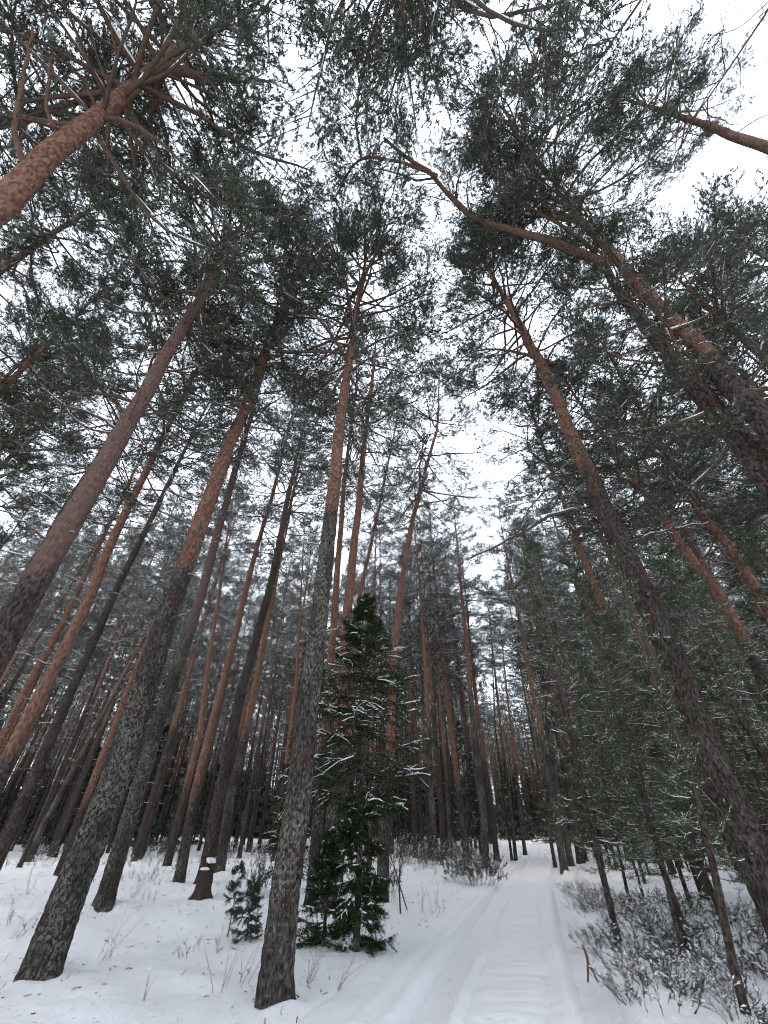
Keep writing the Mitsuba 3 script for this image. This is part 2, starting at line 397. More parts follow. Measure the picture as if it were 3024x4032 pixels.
def spruce(seed, H, R, bottom, n, per, dens=1.0, hang=0.45, prof=((0, 0.3, 0.7, 1), (1, 0.8, 0.4, 0.02)), k=7, nlen=0.042, width=0.0125):
    """A Norway spruce: sagging limbs in whorls with curtains of hanging twigs, dense short needles, snow on the upper sides."""
    rng = np.random.default_rng(seed)
    t = np.repeat((np.arange(n) + 0.4) / n, per) + rng.normal(0, 0.3 / n, n * per); t = np.clip(t, 0, 0.985)
    az = rng.uniform(0, 6.28, len(t)); z = bottom + t * (H - bottom)
    ln = R * np.interp(t, prof[0], prof[1]) * rng.uniform(0.6, 1.15, len(t)) + 0.1 * R
    el = np.radians(np.interp(t, [0, 0.5, 0.85, 1], [-22, -6, 22, 55]) + rng.normal(0, 8, len(t)))
    d = np.stack([np.cos(az) * np.cos(el), np.sin(az) * np.cos(el), np.sin(el)], -1)
    limb = grow(np.stack([0 * z, 0 * z, z], -1), d, ln, 8, rng, 0.05, 0.05)
    r = (0.005 + 0.008 * ln)[:, None] * np.linspace(1, 0.35, 8)
    k2 = int(15 * dens); w = np.repeat(np.arange(len(t)), k2); s = rng.uniform(0.15, 1, len(w))
    p, dd = fork(limb, w, s, 0.95, rng, 0.8, -0.25)
    l2 = np.clip(ln[w] * hang * (1.15 - 0.6 * s), 0.07 * R, 0.6) * rng.uniform(0.6, 1.2, len(w))
    tw = grow(p, dd, l2, 3, rng, 0.08, -0.22)
    k3 = 7; w4 = np.repeat(np.arange(len(tw)), k3); s4 = np.tile(np.linspace(0.08, 0.97, k3), len(tw))
    p4, d4 = along(tw, w4, s4); d4 = unit(d4 + rng.normal(0, 0.3, d4.shape))
    wl = np.repeat(np.arange(len(t)), 9); pl, dl = along(limb, wl, np.tile(np.linspace(0.3, 0.99, 9), len(t)))
    leaf = needle_fans(np.vstack([p4, pl]), np.vstack([d4, dl]), k, 0.09, nlen, width, rng, (0.5, 1.2), np.clip(rng.normal(0.35, 0.25, len(p4) + len(pl)), 0, 1))
    wood = cat([tubes(limb, r, 4, uv=(0.5, 0.9)), ribbons(tw, np.full((len(tw), 3), 0.0045))])
    out = np.repeat(s > 0.55, 1)
    tips = limb[:, 4:]; rt = np.full(tips.shape[:2], 0.016) * np.linspace(0.7, 1, tips.shape[1])
    snow = [snow_caps(tips, rt, rng, 1.0, 0.5)]
    some = out & (rng.random(len(tw)) < 0.35)
    snow.append(snow_caps(tw[some], np.full((some.sum(), 3), 0.012), rng, 1.0, 0.7))
    return wood, leaf, cat(snow)


def shrub(seed, n, h, spread, leafy=1.0, nlen=0.05, width=0.012, snow=0.4, lean=0.6, k=5, twigs=4):
    """A low bush: many thin upright stems from the snow with small leaves, some holding snow."""
    rng = np.random.default_rng(seed)
    a, q = rng.uniform(0, 6.28, n), np.sqrt(rng.random(n))
    base = np.stack([np.cos(a) * q * spread * 0.55, np.sin(a) * q * spread * 0.55, np.full(n, -0.08)], -1)
    d = unit(np.stack([np.cos(a) * q * lean, np.sin(a) * q * lean, np.ones(n)], -1) + rng.normal(0, 0.2, (n, 3)))
    ln = h * rng.uniform(0.5, 1.1, n) + 0.08
    st = grow(base, d, ln, 6, rng, 0.14, 0.02)
    w = np.repeat(np.arange(n), twigs); s = rng.uniform(0.25, 1, len(w)); p, dd = fork(st, w, s, 0.6, rng, 0.2, 0.2)
    tw = grow(p, dd, ln[w] * 0.3 * rng.uniform(0.5, 1.2, len(w)), 4, rng, 0.16, 0.05)
    w4 = np.repeat(np.arange(len(tw)), 3); p4, d4 = along(tw, w4, np.tile([0.4, 0.7, 0.97], len(tw)))
    wood = cat([tubes(st, np.full((n, 6), 0.0055) * np.linspace(1, 0.45, 6), 3, uv=(0.5, 1)), ribbons(tw, np.full((len(tw), 4), 0.0032))])
    pick = rng.random(len(p4)) < leafy
    leaf = needle_fans(p4[pick], d4[pick], k, nlen * 1.2, nlen, width, rng, (0.3, 1.1), rng.random(pick.sum()))
    ks = rng.random(len(p4)) < snow
    some = rng.random(len(tw)) < snow
    white = [snow_caps(tw[some], np.full((some.sum(), 4), 0.007), rng, 1.1, 0.5)]
    if ks.any():
        white.append(shoot_snow(p4[ks] + [0, 0, 0.012], d4[ks] * [1, 1, 0.3], 0.07, 0.02, rng))
    return wood, leaf, cat(white)


def add_shrub(key, *a, needle='shrub_leaf', **k):
    add_group(key, *shrub(*a, **k), needle=needle, names=('twigs', 'leaves', 'snow'))


def stem_mesh(pts, r0, H, seed, sides=12, rows=None, relief=0.0, orange=(4.0, 9.0), tone=0.3, flare=0.35, tip=0.12):
    """A trunk through pts (x, y, z), its bark broken into plates by relief metres. uv.y rises from plate bark to thin orange bark."""
    pts = np.asarray(pts, float); rng = np.random.default_rng(seed)
    z = np.concatenate([[-0.25, 0.0, 0.1, 0.22], np.linspace(0.4, H, 26)]) if rows is None else np.asarray(rows)
    zz = pts[0, 2] + z
    x, y = np.interp(zz, pts[:, 2], pts[:, 0]), np.interp(zz, pts[:, 2], pts[:, 1])
    if pts[-1, 2] < zz[-1]:
        over = np.clip(zz - pts[-1, 2], 0, None); k = (pts[-1] - pts[-2]) / (pts[-1, 2] - pts[-2, 2])
        x, y = x + over * np.clip(k[0], -0.1, 0.1), y + over * np.clip(k[1], -0.1, 0.1)
    w = np.clip(1 - z / H, 0, 1)
    wob = 0.22 * r0 * np.clip(z / 2, 0, 1)
    x = x + wob * (meshkit.fbm(np.stack([z * 0.5, 0 * z + seed, 0 * z], -1), 2, 1) - 0.5) * 2
    y = y + wob * (meshkit.fbm(np.stack([z * 0.5, 0 * z + seed, 0 * z + 5], -1), 2, 2) - 0.5) * 2
    r = r0 * (tip + (1 - tip) * w ** 0.72)
    th = np.arange(sides) * 2 * np.pi / sides
    lobes = 1 + flare * np.exp(-np.clip(z, 0, None) / 0.16)[:, None] * (0.62 + 0.38 * np.cos(th * (3 + seed % 3) + seed)[None])
    rad = r[:, None] * lobes
    up = step(orange[0], orange[1], z)
    cx, cy = np.cos(th)[None] * rad, np.sin(th)[None] * rad
    q = np.stack([cx, cy, np.broadcast_to(z[:, None], cx.shape)], -1) + seed * 3.7
    rad = rad * (1 + 0.06 * (meshkit.fbm(q * [3, 3, 1.2], 2, 4) - 0.5) * 2)
    if relief:
        n1 = np.abs(2 * meshkit.noise(q * [13, 13, 4.2], 5) - 1); n2 = np.abs(2 * meshkit.noise(q * [26, 26, 9], 6) - 1)
        plate = step(0.0, 0.34, n1) * 0.7 + step(0.0, 0.4, n2) * 0.3 + 0.35 * (meshkit.fbm(q * [22, 22, 16], 2, 7) - 0.5)
        rad = rad + relief * (plate - 0.7) * (1 - 0.75 * up)[:, None]
    v = np.stack([x[:, None] + np.cos(th) * rad, y[:, None] + np.sin(th) * rad, np.broadcast_to(zz[:, None], rad.shape)], -1).reshape(-1, 3)
    n = len(z); i, j = np.meshgrid(np.arange(n - 1), np.arange(sides), indexing='ij'); k = (j + 1) % sides
    f = np.stack([i * sides + j, i * sides + k, (i + 1) * sides + k, (i + 1) * sides + j], -1).reshape(-1, 4)
    f = np.vstack([f[:, [0, 1, 2]], f[:, [0, 2, 3]]])
    uv = np.stack([np.full(len(v), tone), np.repeat(up, sides)], -1)
    return v, f, uv


# ------------------------------------------------------------------ measured trees: points of the stem (x, y, z), foot radius, height, crown base, crown radius, crown kind, heights where orange bark begins and ends, tone, relief, label, dead branches, limbs
PINES = [
  ([(-4.52, 7.91, -0.02), (-4.51, 7.91, 0.78), (-4.44, 7.95, 2.64), (-4.50, 7.92, 5.52), (-4.48, 7.93, 7.66), (-4.39, 7.98, 13.09), (-4.20, 8.08, 23.29)], 0.235, 26, 14.5, 2.8, 0, (4.2, 8.5), 0.35, 0.016, 'thick lichen-flecked pine at far left of the clearing, red-brown bark at its foot',
   [[(-4.53, 7.90, 10.85), (-3.97, 8.20, 11.86), (-3.74, 8.31, 12.98)], [(-4.38, 7.99, 13.05), (-4.97, 7.64, 13.04), (-5.45, 7.30, 13.58)], [(-4.49, 7.93, 6.02), (-4.70, 7.80, 6.19), (-4.80, 7.74, 6.46)]], []),  # A
  ([(-6.34, 12.66, 0.11), (-6.36, 12.65, 0.82), (-6.39, 12.64, 3.87), (-6.30, 12.68, 6.26), (-6.34, 12.67, 8.83), (-6.51, 12.58, 16.12), (-6.56, 12.55, 19.82)], 0.200, 25, 14.5, 2.6, 1, (4.5, 8.5), 0.85, 0.012, 'grey pine in a small snow hollow just right of the lichen-flecked leftmost near trunk',
   [], []),  # B
  ([(-6.51, 17.32, 0.16), (-6.65, 17.26, 2.46), (-6.58, 17.29, 6.00), (-6.55, 17.30, 7.71), (-6.53, 17.31, 12.19), (-6.34, 17.38, 16.71), (-6.24, 17.41, 23.46)], 0.170, 26, 14, 2.5, 2, (1.2, 3.5), 0.3, 0, 'pine with pinkish orange upper stem, rooted left of the snow-capped stump',
   [], []),  # C
  ([(-5.66, 17.09, 0.16), (-5.67, 17.08, 1.80), (-5.73, 17.06, 4.27), (-5.53, 17.13, 8.42), (-5.38, 17.18, 11.43), (-5.33, 17.19, 20.38), (-5.08, 17.27, 24.42)], 0.220, 27, 15, 2.6, 3, (10, 15), 1.85, 0.012, 'dark grey pine standing directly behind the snow-capped stump',
   [[(-5.32, 17.20, 12.31), (-6.17, 16.91, 13.52), (-6.53, 16.77, 14.32)], [(-5.37, 17.18, 19.62), (-6.30, 16.86, 20.52), (-7.08, 16.55, 22.14)], [(-5.22, 17.23, 17.00), (-4.19, 17.51, 18.75), (-3.76, 17.60, 20.06)]], []),  # D
  ([(-6.00, 19.60, 0.27), (-6.09, 19.58, 2.98), (-5.95, 19.62, 5.85), (-5.94, 19.62, 7.41), (-5.90, 19.63, 11.40), (-5.93, 19.62, 13.61), (-5.87, 19.64, 17.98)], 0.190, 24, 13, 2.4, 4, (3, 6), 0.4, 0, 'pine with pink stem close to the right of the dark pine behind the stump',
   [], []),  # E
  ([(-1.23, 6.89, -0.01), (-1.24, 6.88, 0.52), (-1.22, 6.89, 1.63), (-1.19, 6.89, 3.51), (-1.17, 6.90, 5.39), (-1.13, 6.90, 11.55), (-0.94, 6.93, 17.02)], 0.185, 23, 12, 3.4, 5, (5, 9), 0.3, 0.014, 'nearest pine, grey flaky trunk standing left of the big spruce',
   [[(-1.20, 6.89, 4.86), (-1.39, 6.85, 4.98), (-1.52, 6.83, 5.16), (-1.55, 6.82, 5.50)], [(-1.27, 6.88, 4.15), (-1.42, 6.85, 4.27), (-1.54, 6.82, 4.40)], [(-1.26, 6.88, 3.52), (-1.34, 6.87, 3.62), (-1.41, 6.85, 3.75)], [(-1.03, 6.92, 4.28), (-0.92, 6.93, 4.31), (-0.81, 6.95, 4.36)], [(-1.06, 6.91, 10.45), (-0.51, 6.98, 10.94), (-0.13, 6.99, 11.50)], [(-1.13, 6.90, 10.14), (-1.44, 6.84, 10.56), (-1.61, 6.81, 11.13)], [(-1.06, 6.91, 14.32), (-1.54, 6.82, 14.60), (-1.97, 6.71, 14.48)]], []),  # F
  ([(-1.75, 13.49, 0.09), (-1.76, 13.49, 0.74), (-1.78, 13.48, 5.20), (-1.77, 13.48, 6.96), (-1.80, 13.48, 12.64), (-1.76, 13.49, 15.51), (-1.65, 13.50, 18.73)], 0.150, 24.5, 13.5, 2.4, 0, (2.5, 4.5), 0.1, 0, 'left one of the two orange pines whose feet hide behind the big spruce',
   [], []),  # G
  ([(-1.26, 12.54, 0.08), (-1.26, 12.54, 0.71), (-1.22, 12.54, 6.14), (-1.21, 12.54, 7.84), (-1.05, 12.56, 11.29), (-0.99, 12.56, 13.84), (-0.48, 12.59, 24.28)], 0.190, 26, 13.5, 2.7, 1, (2.5, 4.5), 0.1, 0.008, 'right and thicker one of the two orange pines whose feet hide behind the big spruce',
   [], []),  # H
  ([(-1.50, 17.94, 0.16), (-1.20, 17.96, 10.24), (-0.98, 17.97, 11.88), (-0.72, 17.99, 13.18), (-0.38, 18.00, 15.51), (0.01, 18.00, 18.07), (0.70, 17.99, 22.48)], 0.150, 25, 14, 2.3, 2, (2.5, 4.5), 0.2, 0, 'thin orange pine rising over the tip of the big spruce',
   [], []),  # I
  ([(-0.66, 23.99, 0.26), (-0.68, 23.99, 11.56), (-0.62, 23.99, 15.82)], 0.110, 22, 12, 2.1, 3, (2.5, 5), 0.3, 0, 'very thin reddish pine seen just right of the tip of the big spruce',
   [], []),  # J
  ([(-0.07, 14.59, 0.05), (0.28, 14.59, 5.31), (0.43, 14.58, 6.96), (0.66, 14.57, 9.12), (1.36, 14.52, 12.82), (2.09, 14.44, 15.67), (2.88, 14.30, 18.49)], 0.165, 24, 12.5, 2.8, 4, (2.2, 4.2), 0.1, 0, 'slightly leaning orange pine at the right side of the big spruce',
   [], []),  # K
  ([(2.57, 26.38, 0.29), (2.57, 26.37, 5.15), (2.65, 26.37, 8.34), (2.68, 26.36, 12.13), (2.58, 26.37, 16.05)], 0.170, 23, 12, 2.4, 5, (4.5, 8), 0.3, 0, 'first reddish pine to the right of the big spruce, grey at the foot',
   [], []),  # L
  ([(4.65, 29.64, 0.27), (4.57, 29.65, 2.47), (4.49, 29.66, 4.96), (4.38, 29.68, 7.69), (4.26, 29.70, 10.84), (4.20, 29.70, 14.94), (4.22, 29.70, 20.13)], 0.210, 25, 12, 2.6, 0, (2, 5.5), 0.15, 0, 'orange pine leaning left behind the snowy bush beside the path',
   [], []),  # M
  ([(4.93, 25.96, 0.05), (5.17, 25.91, 2.84), (5.13, 25.92, 5.68), (5.28, 25.89, 8.92), (5.45, 25.85, 13.44), (5.59, 25.82, 17.71)], 0.200, 22, 12, 2.5, 1, (6, 10), 0.4, 0, 'straight grey pine rising from the right end of the snowy bush beside the path',
   [], []),  # N
  ([(6.88, 32.28, 0.03), (6.82, 32.29, 7.47), (6.95, 32.26, 11.64)], 0.180, 22, 11, 2.3, 2, (3, 7), 1.3, 0, 'reddish pine behind the straight grey pine at the left edge of the path',
   [], []),  # O
  ([(3.77, 29.76, 0.30), (3.87, 29.75, 3.03), (3.86, 29.75, 6.29)], 0.140, 21, 11, 2.2, 3, (3, 6), 0.3, 0, 'slim grey-footed pine left of the snowy bush, beyond the twiggy saplings',
   [], []),  # Q
  ([(7.96, 33.06, -0.01), (8.14, 33.01, 7.20), (9.02, 32.78, 14.70)], 0.085, 17, 11.5, 1.2, 4, (5, 9), 1.9, 0, 'thin almost black pine stem left of where the path narrows',
   [], []),  # R
  ([(8.18, 33.00, -0.01), (8.40, 32.95, 3.19), (8.49, 32.92, 6.80), (8.74, 32.86, 10.90)], 0.115, 19, 12, 1.5, 5, (4, 8), 0.4, 0, 'slim pine at the left edge of the path where it narrows',
   [], []),  # S
  ([(11.35, 42.51, 0.01), (11.60, 42.44, 3.77)], 0.150, 20, 12, 1.7, 0, (4, 8), 0.4, 0, 'pine just left of the far end of the path',
   [], []),  # T
  ([(9.44, 29.53, 0.01), (9.50, 29.51, 2.20)], 0.100, 17, 10, 1.5, 1, (5, 9), 0.5, 0, 'slim dark pine at the right edge of the far path before two thicker ones',
   [], []),  # U
  ([(8.48, 25.31, 0.00), (8.63, 25.26, 3.32), (8.73, 25.23, 5.57), (8.77, 25.21, 7.41)], 0.170, 21, 9.5, 2.4, 2, (4.8, 6.5), 0.25, 0, 'first thick grey pine right of the far path, turning orange above',
   [], []),  # V
  ([(9.88, 28.24, 0.01), (9.96, 28.21, 3.53), (10.94, 27.85, 12.72)], 0.180, 22, 10, 2.5, 3, (8, 13), 0.6, 0, 'second thick grey pine right of the far path',
   [], []),  # W
  ([(11.09, 30.02, 0.03), (11.27, 29.95, 3.58)], 0.220, 21, 9.5, 2.5, 4, (6, 10), 0.5, 0, 'third grey pine right of the far path, half hidden by young pines',
   [], []),  # X
  ([(4.94, 7.04, 0.04), (4.94, 7.04, 1.03), (4.95, 7.03, 3.00), (4.97, 7.02, 5.59), (4.93, 7.04, 7.04), (4.92, 7.05, 12.91), (4.56, 7.29, 21.40)], 0.235, 24, 12.5, 3.1, 5, (5.5, 11), 1.45, 0.016, 'big grey-brown pine leaning in from the right edge',
   [[(4.98, 7.01, 6.99), (4.81, 7.13, 7.20), (4.52, 7.31, 7.39), (4.25, 7.48, 7.55), (3.99, 7.62, 7.42), (3.57, 7.82, 7.29), (2.91, 8.09, 6.98), (2.03, 8.36, 6.71)], [(4.96, 7.03, 5.52), (4.78, 7.15, 5.91), (4.51, 7.33, 6.31), (4.06, 7.58, 6.73)], [(5.16, 6.88, 6.19), (5.50, 6.62, 6.23), (5.84, 6.31, 6.15), (6.09, 6.07, 6.06)], [(4.90, 7.06, 8.30), (5.06, 6.96, 9.12), (4.96, 7.02, 9.63), (4.94, 7.04, 10.31)], [(4.83, 7.12, 9.65), (4.41, 7.38, 10.39), (3.70, 7.76, 10.95)], [(4.80, 7.13, 11.54), (4.49, 7.33, 11.96), (4.02, 7.60, 12.44)], [(4.87, 7.09, 4.63), (4.66, 7.23, 4.73), (4.47, 7.35, 4.77)], [(5.08, 6.94, 3.82), (5.19, 6.86, 3.89), (5.29, 6.78, 3.99)], [(5.08, 6.94, 3.19), (5.21, 6.84, 3.29), (5.34, 6.74, 3.40)], [(5.04, 6.97, 6.86), (5.19, 6.86, 7.29), (5.21, 6.84, 7.75)], [(4.91, 7.06, 13.18), (4.91, 7.06, 15.54), (5.33, 6.75, 16.98)]], []),  # Z
  ([(7.89, 8.77, 0.10), (7.89, 8.77, 3.86), (7.94, 8.73, 4.92), (7.93, 8.74, 5.64), (7.92, 8.75, 6.16), (7.87, 8.79, 6.78), (7.82, 8.83, 7.40)], 0.145, 16, 7.5, 2.6, 0, (3, 6), 1.35, 0, 'lower orange-brown stem right of the big grey-brown trunk',
   [[(7.94, 8.73, 5.74), (7.82, 8.84, 5.91), (7.59, 9.03, 5.76), (7.41, 9.19, 5.54)], [(8.01, 8.66, 5.76), (8.17, 8.52, 5.93), (8.34, 8.35, 5.96)]], []),  # AA
  ([(8.93, 8.75, 0.17), (8.93, 8.75, 7.42), (8.85, 8.83, 8.40), (8.86, 8.81, 9.69)], 0.150, 18, 8.5, 2.8, 1, (3, 6), 1.3, 0, 'upper orange pine stem in the foliage right of the big grey-brown trunk',
   [[(8.84, 8.84, 8.86), (8.81, 8.87, 9.32), (8.56, 9.11, 9.71)], [(8.91, 8.77, 7.91), (9.33, 8.31, 8.03), (9.50, 8.12, 7.73)]], []),  # AB
  ([(8.07, 13.81, 0.20), (8.07, 13.81, 7.68), (8.06, 13.82, 9.21), (8.00, 13.86, 11.08), (8.02, 13.84, 12.94), (8.01, 13.85, 16.21)], 0.170, 22, 10, 2.7, 2, (3, 6), 1.25, 0, 'orange pine glimpsed behind and left of the big grey-brown trunk',
   [], []),  # AC
  ([(5.01, 3.82, 0.12), (5.01, 3.82, 5.51), (4.99, 3.84, 6.36), (5.01, 3.82, 7.53), (5.01, 3.82, 8.85), (5.01, 3.82, 10.50), (5.04, 3.78, 11.70)], 0.210, 13, 6.0, 1.7, 3, (10, 14), 1.7, 0.014, 'dark mossy pine stem at upper right, shaded by hanging green sprays',
   [], []),  # AE
  ([(7.30, 1.71, 0.13), (7.30, 1.71, 11.76), (7.29, 1.74, 13.03), (7.30, 1.74, 14.01), (7.29, 1.77, 15.09), (7.28, 1.80, 16.35)], 0.150, 18.8, 14.6, 1.5, 4, (3, 6), 1.6, 0.006, 'pale pine reaching into open sky at the top right corner',
   [], []),  # AF
  ([(-4.94, 1.62, -0.02), (-4.94, 1.62, 7.87), (-5.00, 1.44, 9.36), (-5.02, 1.35, 10.63), (-5.10, 1.04, 13.77), (-5.13, 0.87, 15.18), (-5.15, 0.69, 17.35)], 0.215, 20, 11, 3.4, 0, (3, 6), 1.3, 0.007, 'huge orange pine stem with many bare limbs at the top left corner',
   [[(-4.98, 1.50, 8.75), (-5.07, 1.17, 8.97), (-5.15, 0.73, 9.91), (-5.19, 0.25, 10.85)], [(-5.01, 1.40, 9.91), (-5.10, 1.03, 10.06), (-5.17, 0.53, 10.99)], [(-5.03, 1.33, 10.50), (-5.09, 1.05, 9.52), (-5.12, 0.92, 8.95)], [(-5.06, 1.21, 11.50), (-5.13, 0.83, 11.62), (-5.18, 0.43, 10.92)], [(-5.07, 1.16, 12.38), (-5.15, 0.72, 12.42), (-5.20, 0.20, 12.73)], [(-5.10, 1.02, 13.55), (-5.16, 0.66, 13.24), (-5.20, 0.16, 13.65)], [(-5.09, 1.06, 14.84), (-4.99, 1.47, 19.20), (-4.73, 2.17, 26.56)]], []),  # AG
  ([(-4.99, 5.19, 0.08), (-4.99, 5.19, 3.42), (-5.00, 5.18, 4.11), (-5.03, 5.15, 7.22), (-5.05, 5.13, 9.27), (-5.09, 5.09, 14.73), (-5.14, 5.05, 18.11)], 0.200, 21.5, 11.5, 3.2, 1, (3.2, 5.5), 1.75, 0.012, 'large pinkish grey pine at left with long dead branches reaching to the left edge',
   [[(-5.04, 5.14, 8.42), (-5.37, 4.80, 8.27), (-5.61, 4.51, 7.89), (-5.83, 4.23, 7.26), (-6.04, 3.92, 6.69)], [(-4.99, 5.19, 6.98), (-5.12, 5.06, 7.05), (-5.33, 4.84, 6.78), (-5.53, 4.61, 6.49), (-5.85, 4.20, 6.01)], [(-5.04, 5.15, 6.36), (-5.18, 5.00, 6.50), (-5.42, 4.74, 6.26), (-5.58, 4.55, 6.05)], [(-5.04, 5.15, 5.51), (-5.30, 4.87, 5.65), (-5.45, 4.71, 5.72), (-5.59, 4.54, 5.76)], [(-5.03, 5.15, 4.92), (-5.17, 5.01, 5.03), (-5.30, 4.87, 5.11), (-5.59, 4.54, 5.19)], [(-5.13, 5.05, 7.53), (-5.47, 4.69, 7.62), (-5.72, 4.37, 7.41), (-5.85, 4.19, 7.51), (-6.00, 3.99, 7.59)], [(-5.03, 5.15, 4.26), (-5.15, 5.03, 4.23), (-5.25, 4.92, 4.15)], [(-4.94, 5.24, 8.00), (-4.72, 5.43, 8.51), (-4.46, 5.65, 8.98)], [(-5.02, 5.16, 9.28), (-5.26, 4.91, 9.29), (-5.46, 4.69, 9.45)], [(-5.17, 5.01, 10.50), (-4.95, 5.23, 11.91), (-5.30, 4.88, 12.70)]], []),  # P0
  ([(-6.68, 6.76, -0.01), (-6.68, 6.76, 4.29), (-6.69, 6.74, 4.77), (-6.75, 6.69, 6.92), (-6.72, 6.71, 8.93)], 0.150, 19, 9, 2.6, 2, (7, 11), 0.6, 0.008, 'dark pine half hidden behind the large pinkish grey one at left',
   [[(-6.76, 6.68, 7.37), (-7.05, 6.37, 7.04), (-7.22, 6.17, 6.74), (-7.38, 5.98, 6.39)], [(-6.73, 6.71, 8.07), (-6.98, 6.44, 7.60), (-7.30, 6.07, 7.19)]], []),  # P0b
  ([(-7.81, 9.76, 0.03), (-7.81, 9.76, 2.94), (-7.78, 9.78, 4.61), (-7.80, 9.76, 6.45), (-7.86, 9.72, 7.33), (-7.91, 9.68, 9.51), (-7.92, 9.67, 13.00)], 0.160, 21, 11, 2.5, 3, (1.8, 3.4), 1.0, 0, 'vivid rust-orange pine at left edge with snowy dead stubs',
   [[(-7.80, 9.77, 4.61), (-7.98, 9.62, 4.92), (-8.20, 9.43, 5.00), (-8.43, 9.23, 4.87)], [(-7.90, 9.69, 6.60), (-8.19, 9.45, 6.74), (-8.45, 9.21, 6.78)], [(-7.90, 9.68, 6.08), (-8.07, 9.54, 6.26), (-8.22, 9.42, 6.35)], [(-7.81, 9.76, 4.05), (-7.92, 9.67, 4.13), (-8.04, 9.57, 4.28)], [(-7.80, 9.77, 3.39), (-7.93, 9.66, 3.50), (-8.17, 9.46, 3.83)], [(-7.85, 9.73, 6.73), (-7.70, 9.85, 6.96), (-7.70, 9.85, 6.95)]], []),  # AH
  ([(-9.70, 13.35, 0.19), (-9.70, 13.35, 1.35), (-9.76, 13.30, 3.52), (-9.76, 13.31, 4.64), (-9.73, 13.33, 6.70), (-9.80, 13.28, 7.97), (-9.72, 13.33, 10.94)], 0.160, 22, 11, 2.4, 4, (8, 14), 1.95, 0, 'dark purplish pine with a snow-white dead branch, right of the rust-orange one',
   [[(-9.63, 13.40, 4.26), (-9.74, 13.32, 3.67), (-9.95, 13.16, 3.42), (-10.18, 12.98, 3.27)]], []),  # AJ
  ([(-12.82, 15.35, 0.23), (-12.82, 15.35, 4.18), (-12.85, 15.32, 5.31), (-12.86, 15.32, 6.77), (-12.81, 15.36, 7.71), (-12.85, 15.33, 9.24)], 0.130, 21, 10.5, 2.3, 5, (1.5, 3), 1.1, 0, 'slimmer rusty pine left of the vivid rust-orange one',
   [], []),  # AH2
  ([(-15.85, 18.02, 0.27), (-15.85, 18.02, 5.97), (-15.84, 18.03, 8.24), (-15.73, 18.13, 10.97)], 0.090, 18, 12, 1.3, 0, (6, 10), 1.9, 0, 'thin dark stem left of the slimmer rusty pine at the left edge',
   [], []),  # AH3
  ([(-16.63, 24.97, 0.32), (-16.73, 24.90, 1.18), (-16.45, 25.09, 3.47)], 0.150, 20, 12, 1.7, 1, (5, 9), 0.8, 0, 'dark pine rooted at the back of the clearing at far left',
   [], []),  # AK
  ([(-14.62, 21.50, 0.34), (-14.62, 21.50, 5.23), (-14.64, 21.48, 6.82), (-14.72, 21.43, 8.86), (-14.78, 21.39, 10.83)], 0.085, 18, 12, 1.3, 2, (6, 10), 1.9, 0, 'thin black stem between the purplish pine and the lichen-flecked trunk at left',
   [], []),  # AM
  ([(-11.35, 18.85, 0.26), (-11.35, 18.85, 3.72), (-11.29, 18.88, 5.01), (-11.32, 18.86, 6.66), (-11.29, 18.88, 8.56)], 0.135, 20, 12.5, 1.7, 3, (1.5, 3), 1.2, 0, 'reddish pine with short snowy stubs just left of the lichen-flecked trunk',
   [], []),  # AN
  ([(-9.03, 22.24, 0.34), (-9.03, 22.24, 5.10), (-9.29, 22.13, 7.25)], 0.165, 20, 12.5, 1.8, 4, (1.5, 4), 1.2, 0, 'dark red pine just left of the pinkish orange one by the stump',
   [], []),  # AO
  ([(-5.28, 25.46, 0.34), (-5.28, 25.46, 5.91), (-5.29, 25.46, 8.45), (-5.64, 25.38, 12.99)], 0.135, 20, 12.5, 1.7, 5, (2, 5), 1.2, 0, 'dark red pine close to the left of the nearest middle trunk',
   [], []),  # AP
  ([(5.01, 3.26, 0.15), (4.96, 3.36, 6.00), (5.50, 3.79, 8.20), (5.45, 3.74, 11.00), (5.22, 3.57, 12.50), (4.87, 3.36, 13.40), (4.24, 3.44, 14.20), (4.19, 3.04, 15.00), (4.03, 2.88, 15.60), (3.68, 2.10, 18.00)], 0.19, 18.8, 13.2, 2.7, 2, (6.5, 9), 1.15, 0.008, 'orange pine with crooked forking limbs at upper right, its crown over mid sky',
   [], [([(5.21, 3.78, 11.70), (4.49, 3.60, 12.00), (4.00, 3.48, 12.30), (3.22, 3.43, 12.80), (2.43, 3.46, 13.40), (1.85, 3.21, 13.70), (1.42, 2.77, 14.00), (0.80, 2.45, 14.40), (0.01, 2.16, 15.20)], 0.105), ([(4.90, 3.34, 13.50), (4.28, 3.07, 13.90), (3.87, 2.86, 14.40), (3.50, 2.61, 15.20)], 0.060), ([(5.20, 3.80, 12.60), (4.37, 3.39, 13.00), (3.41, 3.09, 13.60), (2.71, 3.05, 14.20)], 0.050), ([(2.43, 3.46, 13.40), (2.99, 4.06, 13.50), (2.76, 3.85, 13.50)], 0.020), ([(1.30, 2.64, 14.00), (0.79, 2.50, 14.20), (0.23, 2.43, 14.50), (-0.60, 2.44, 14.90), (-1.07, 3.00, 15.50), (-1.49, 3.71, 16.20)], 0.045), ([(-0.58, 2.44, 14.90), (-0.68, 1.83, 14.70), (-0.56, 1.14, 14.50), (-0.39, 0.73, 14.50)], 0.030)]),  # AD
]

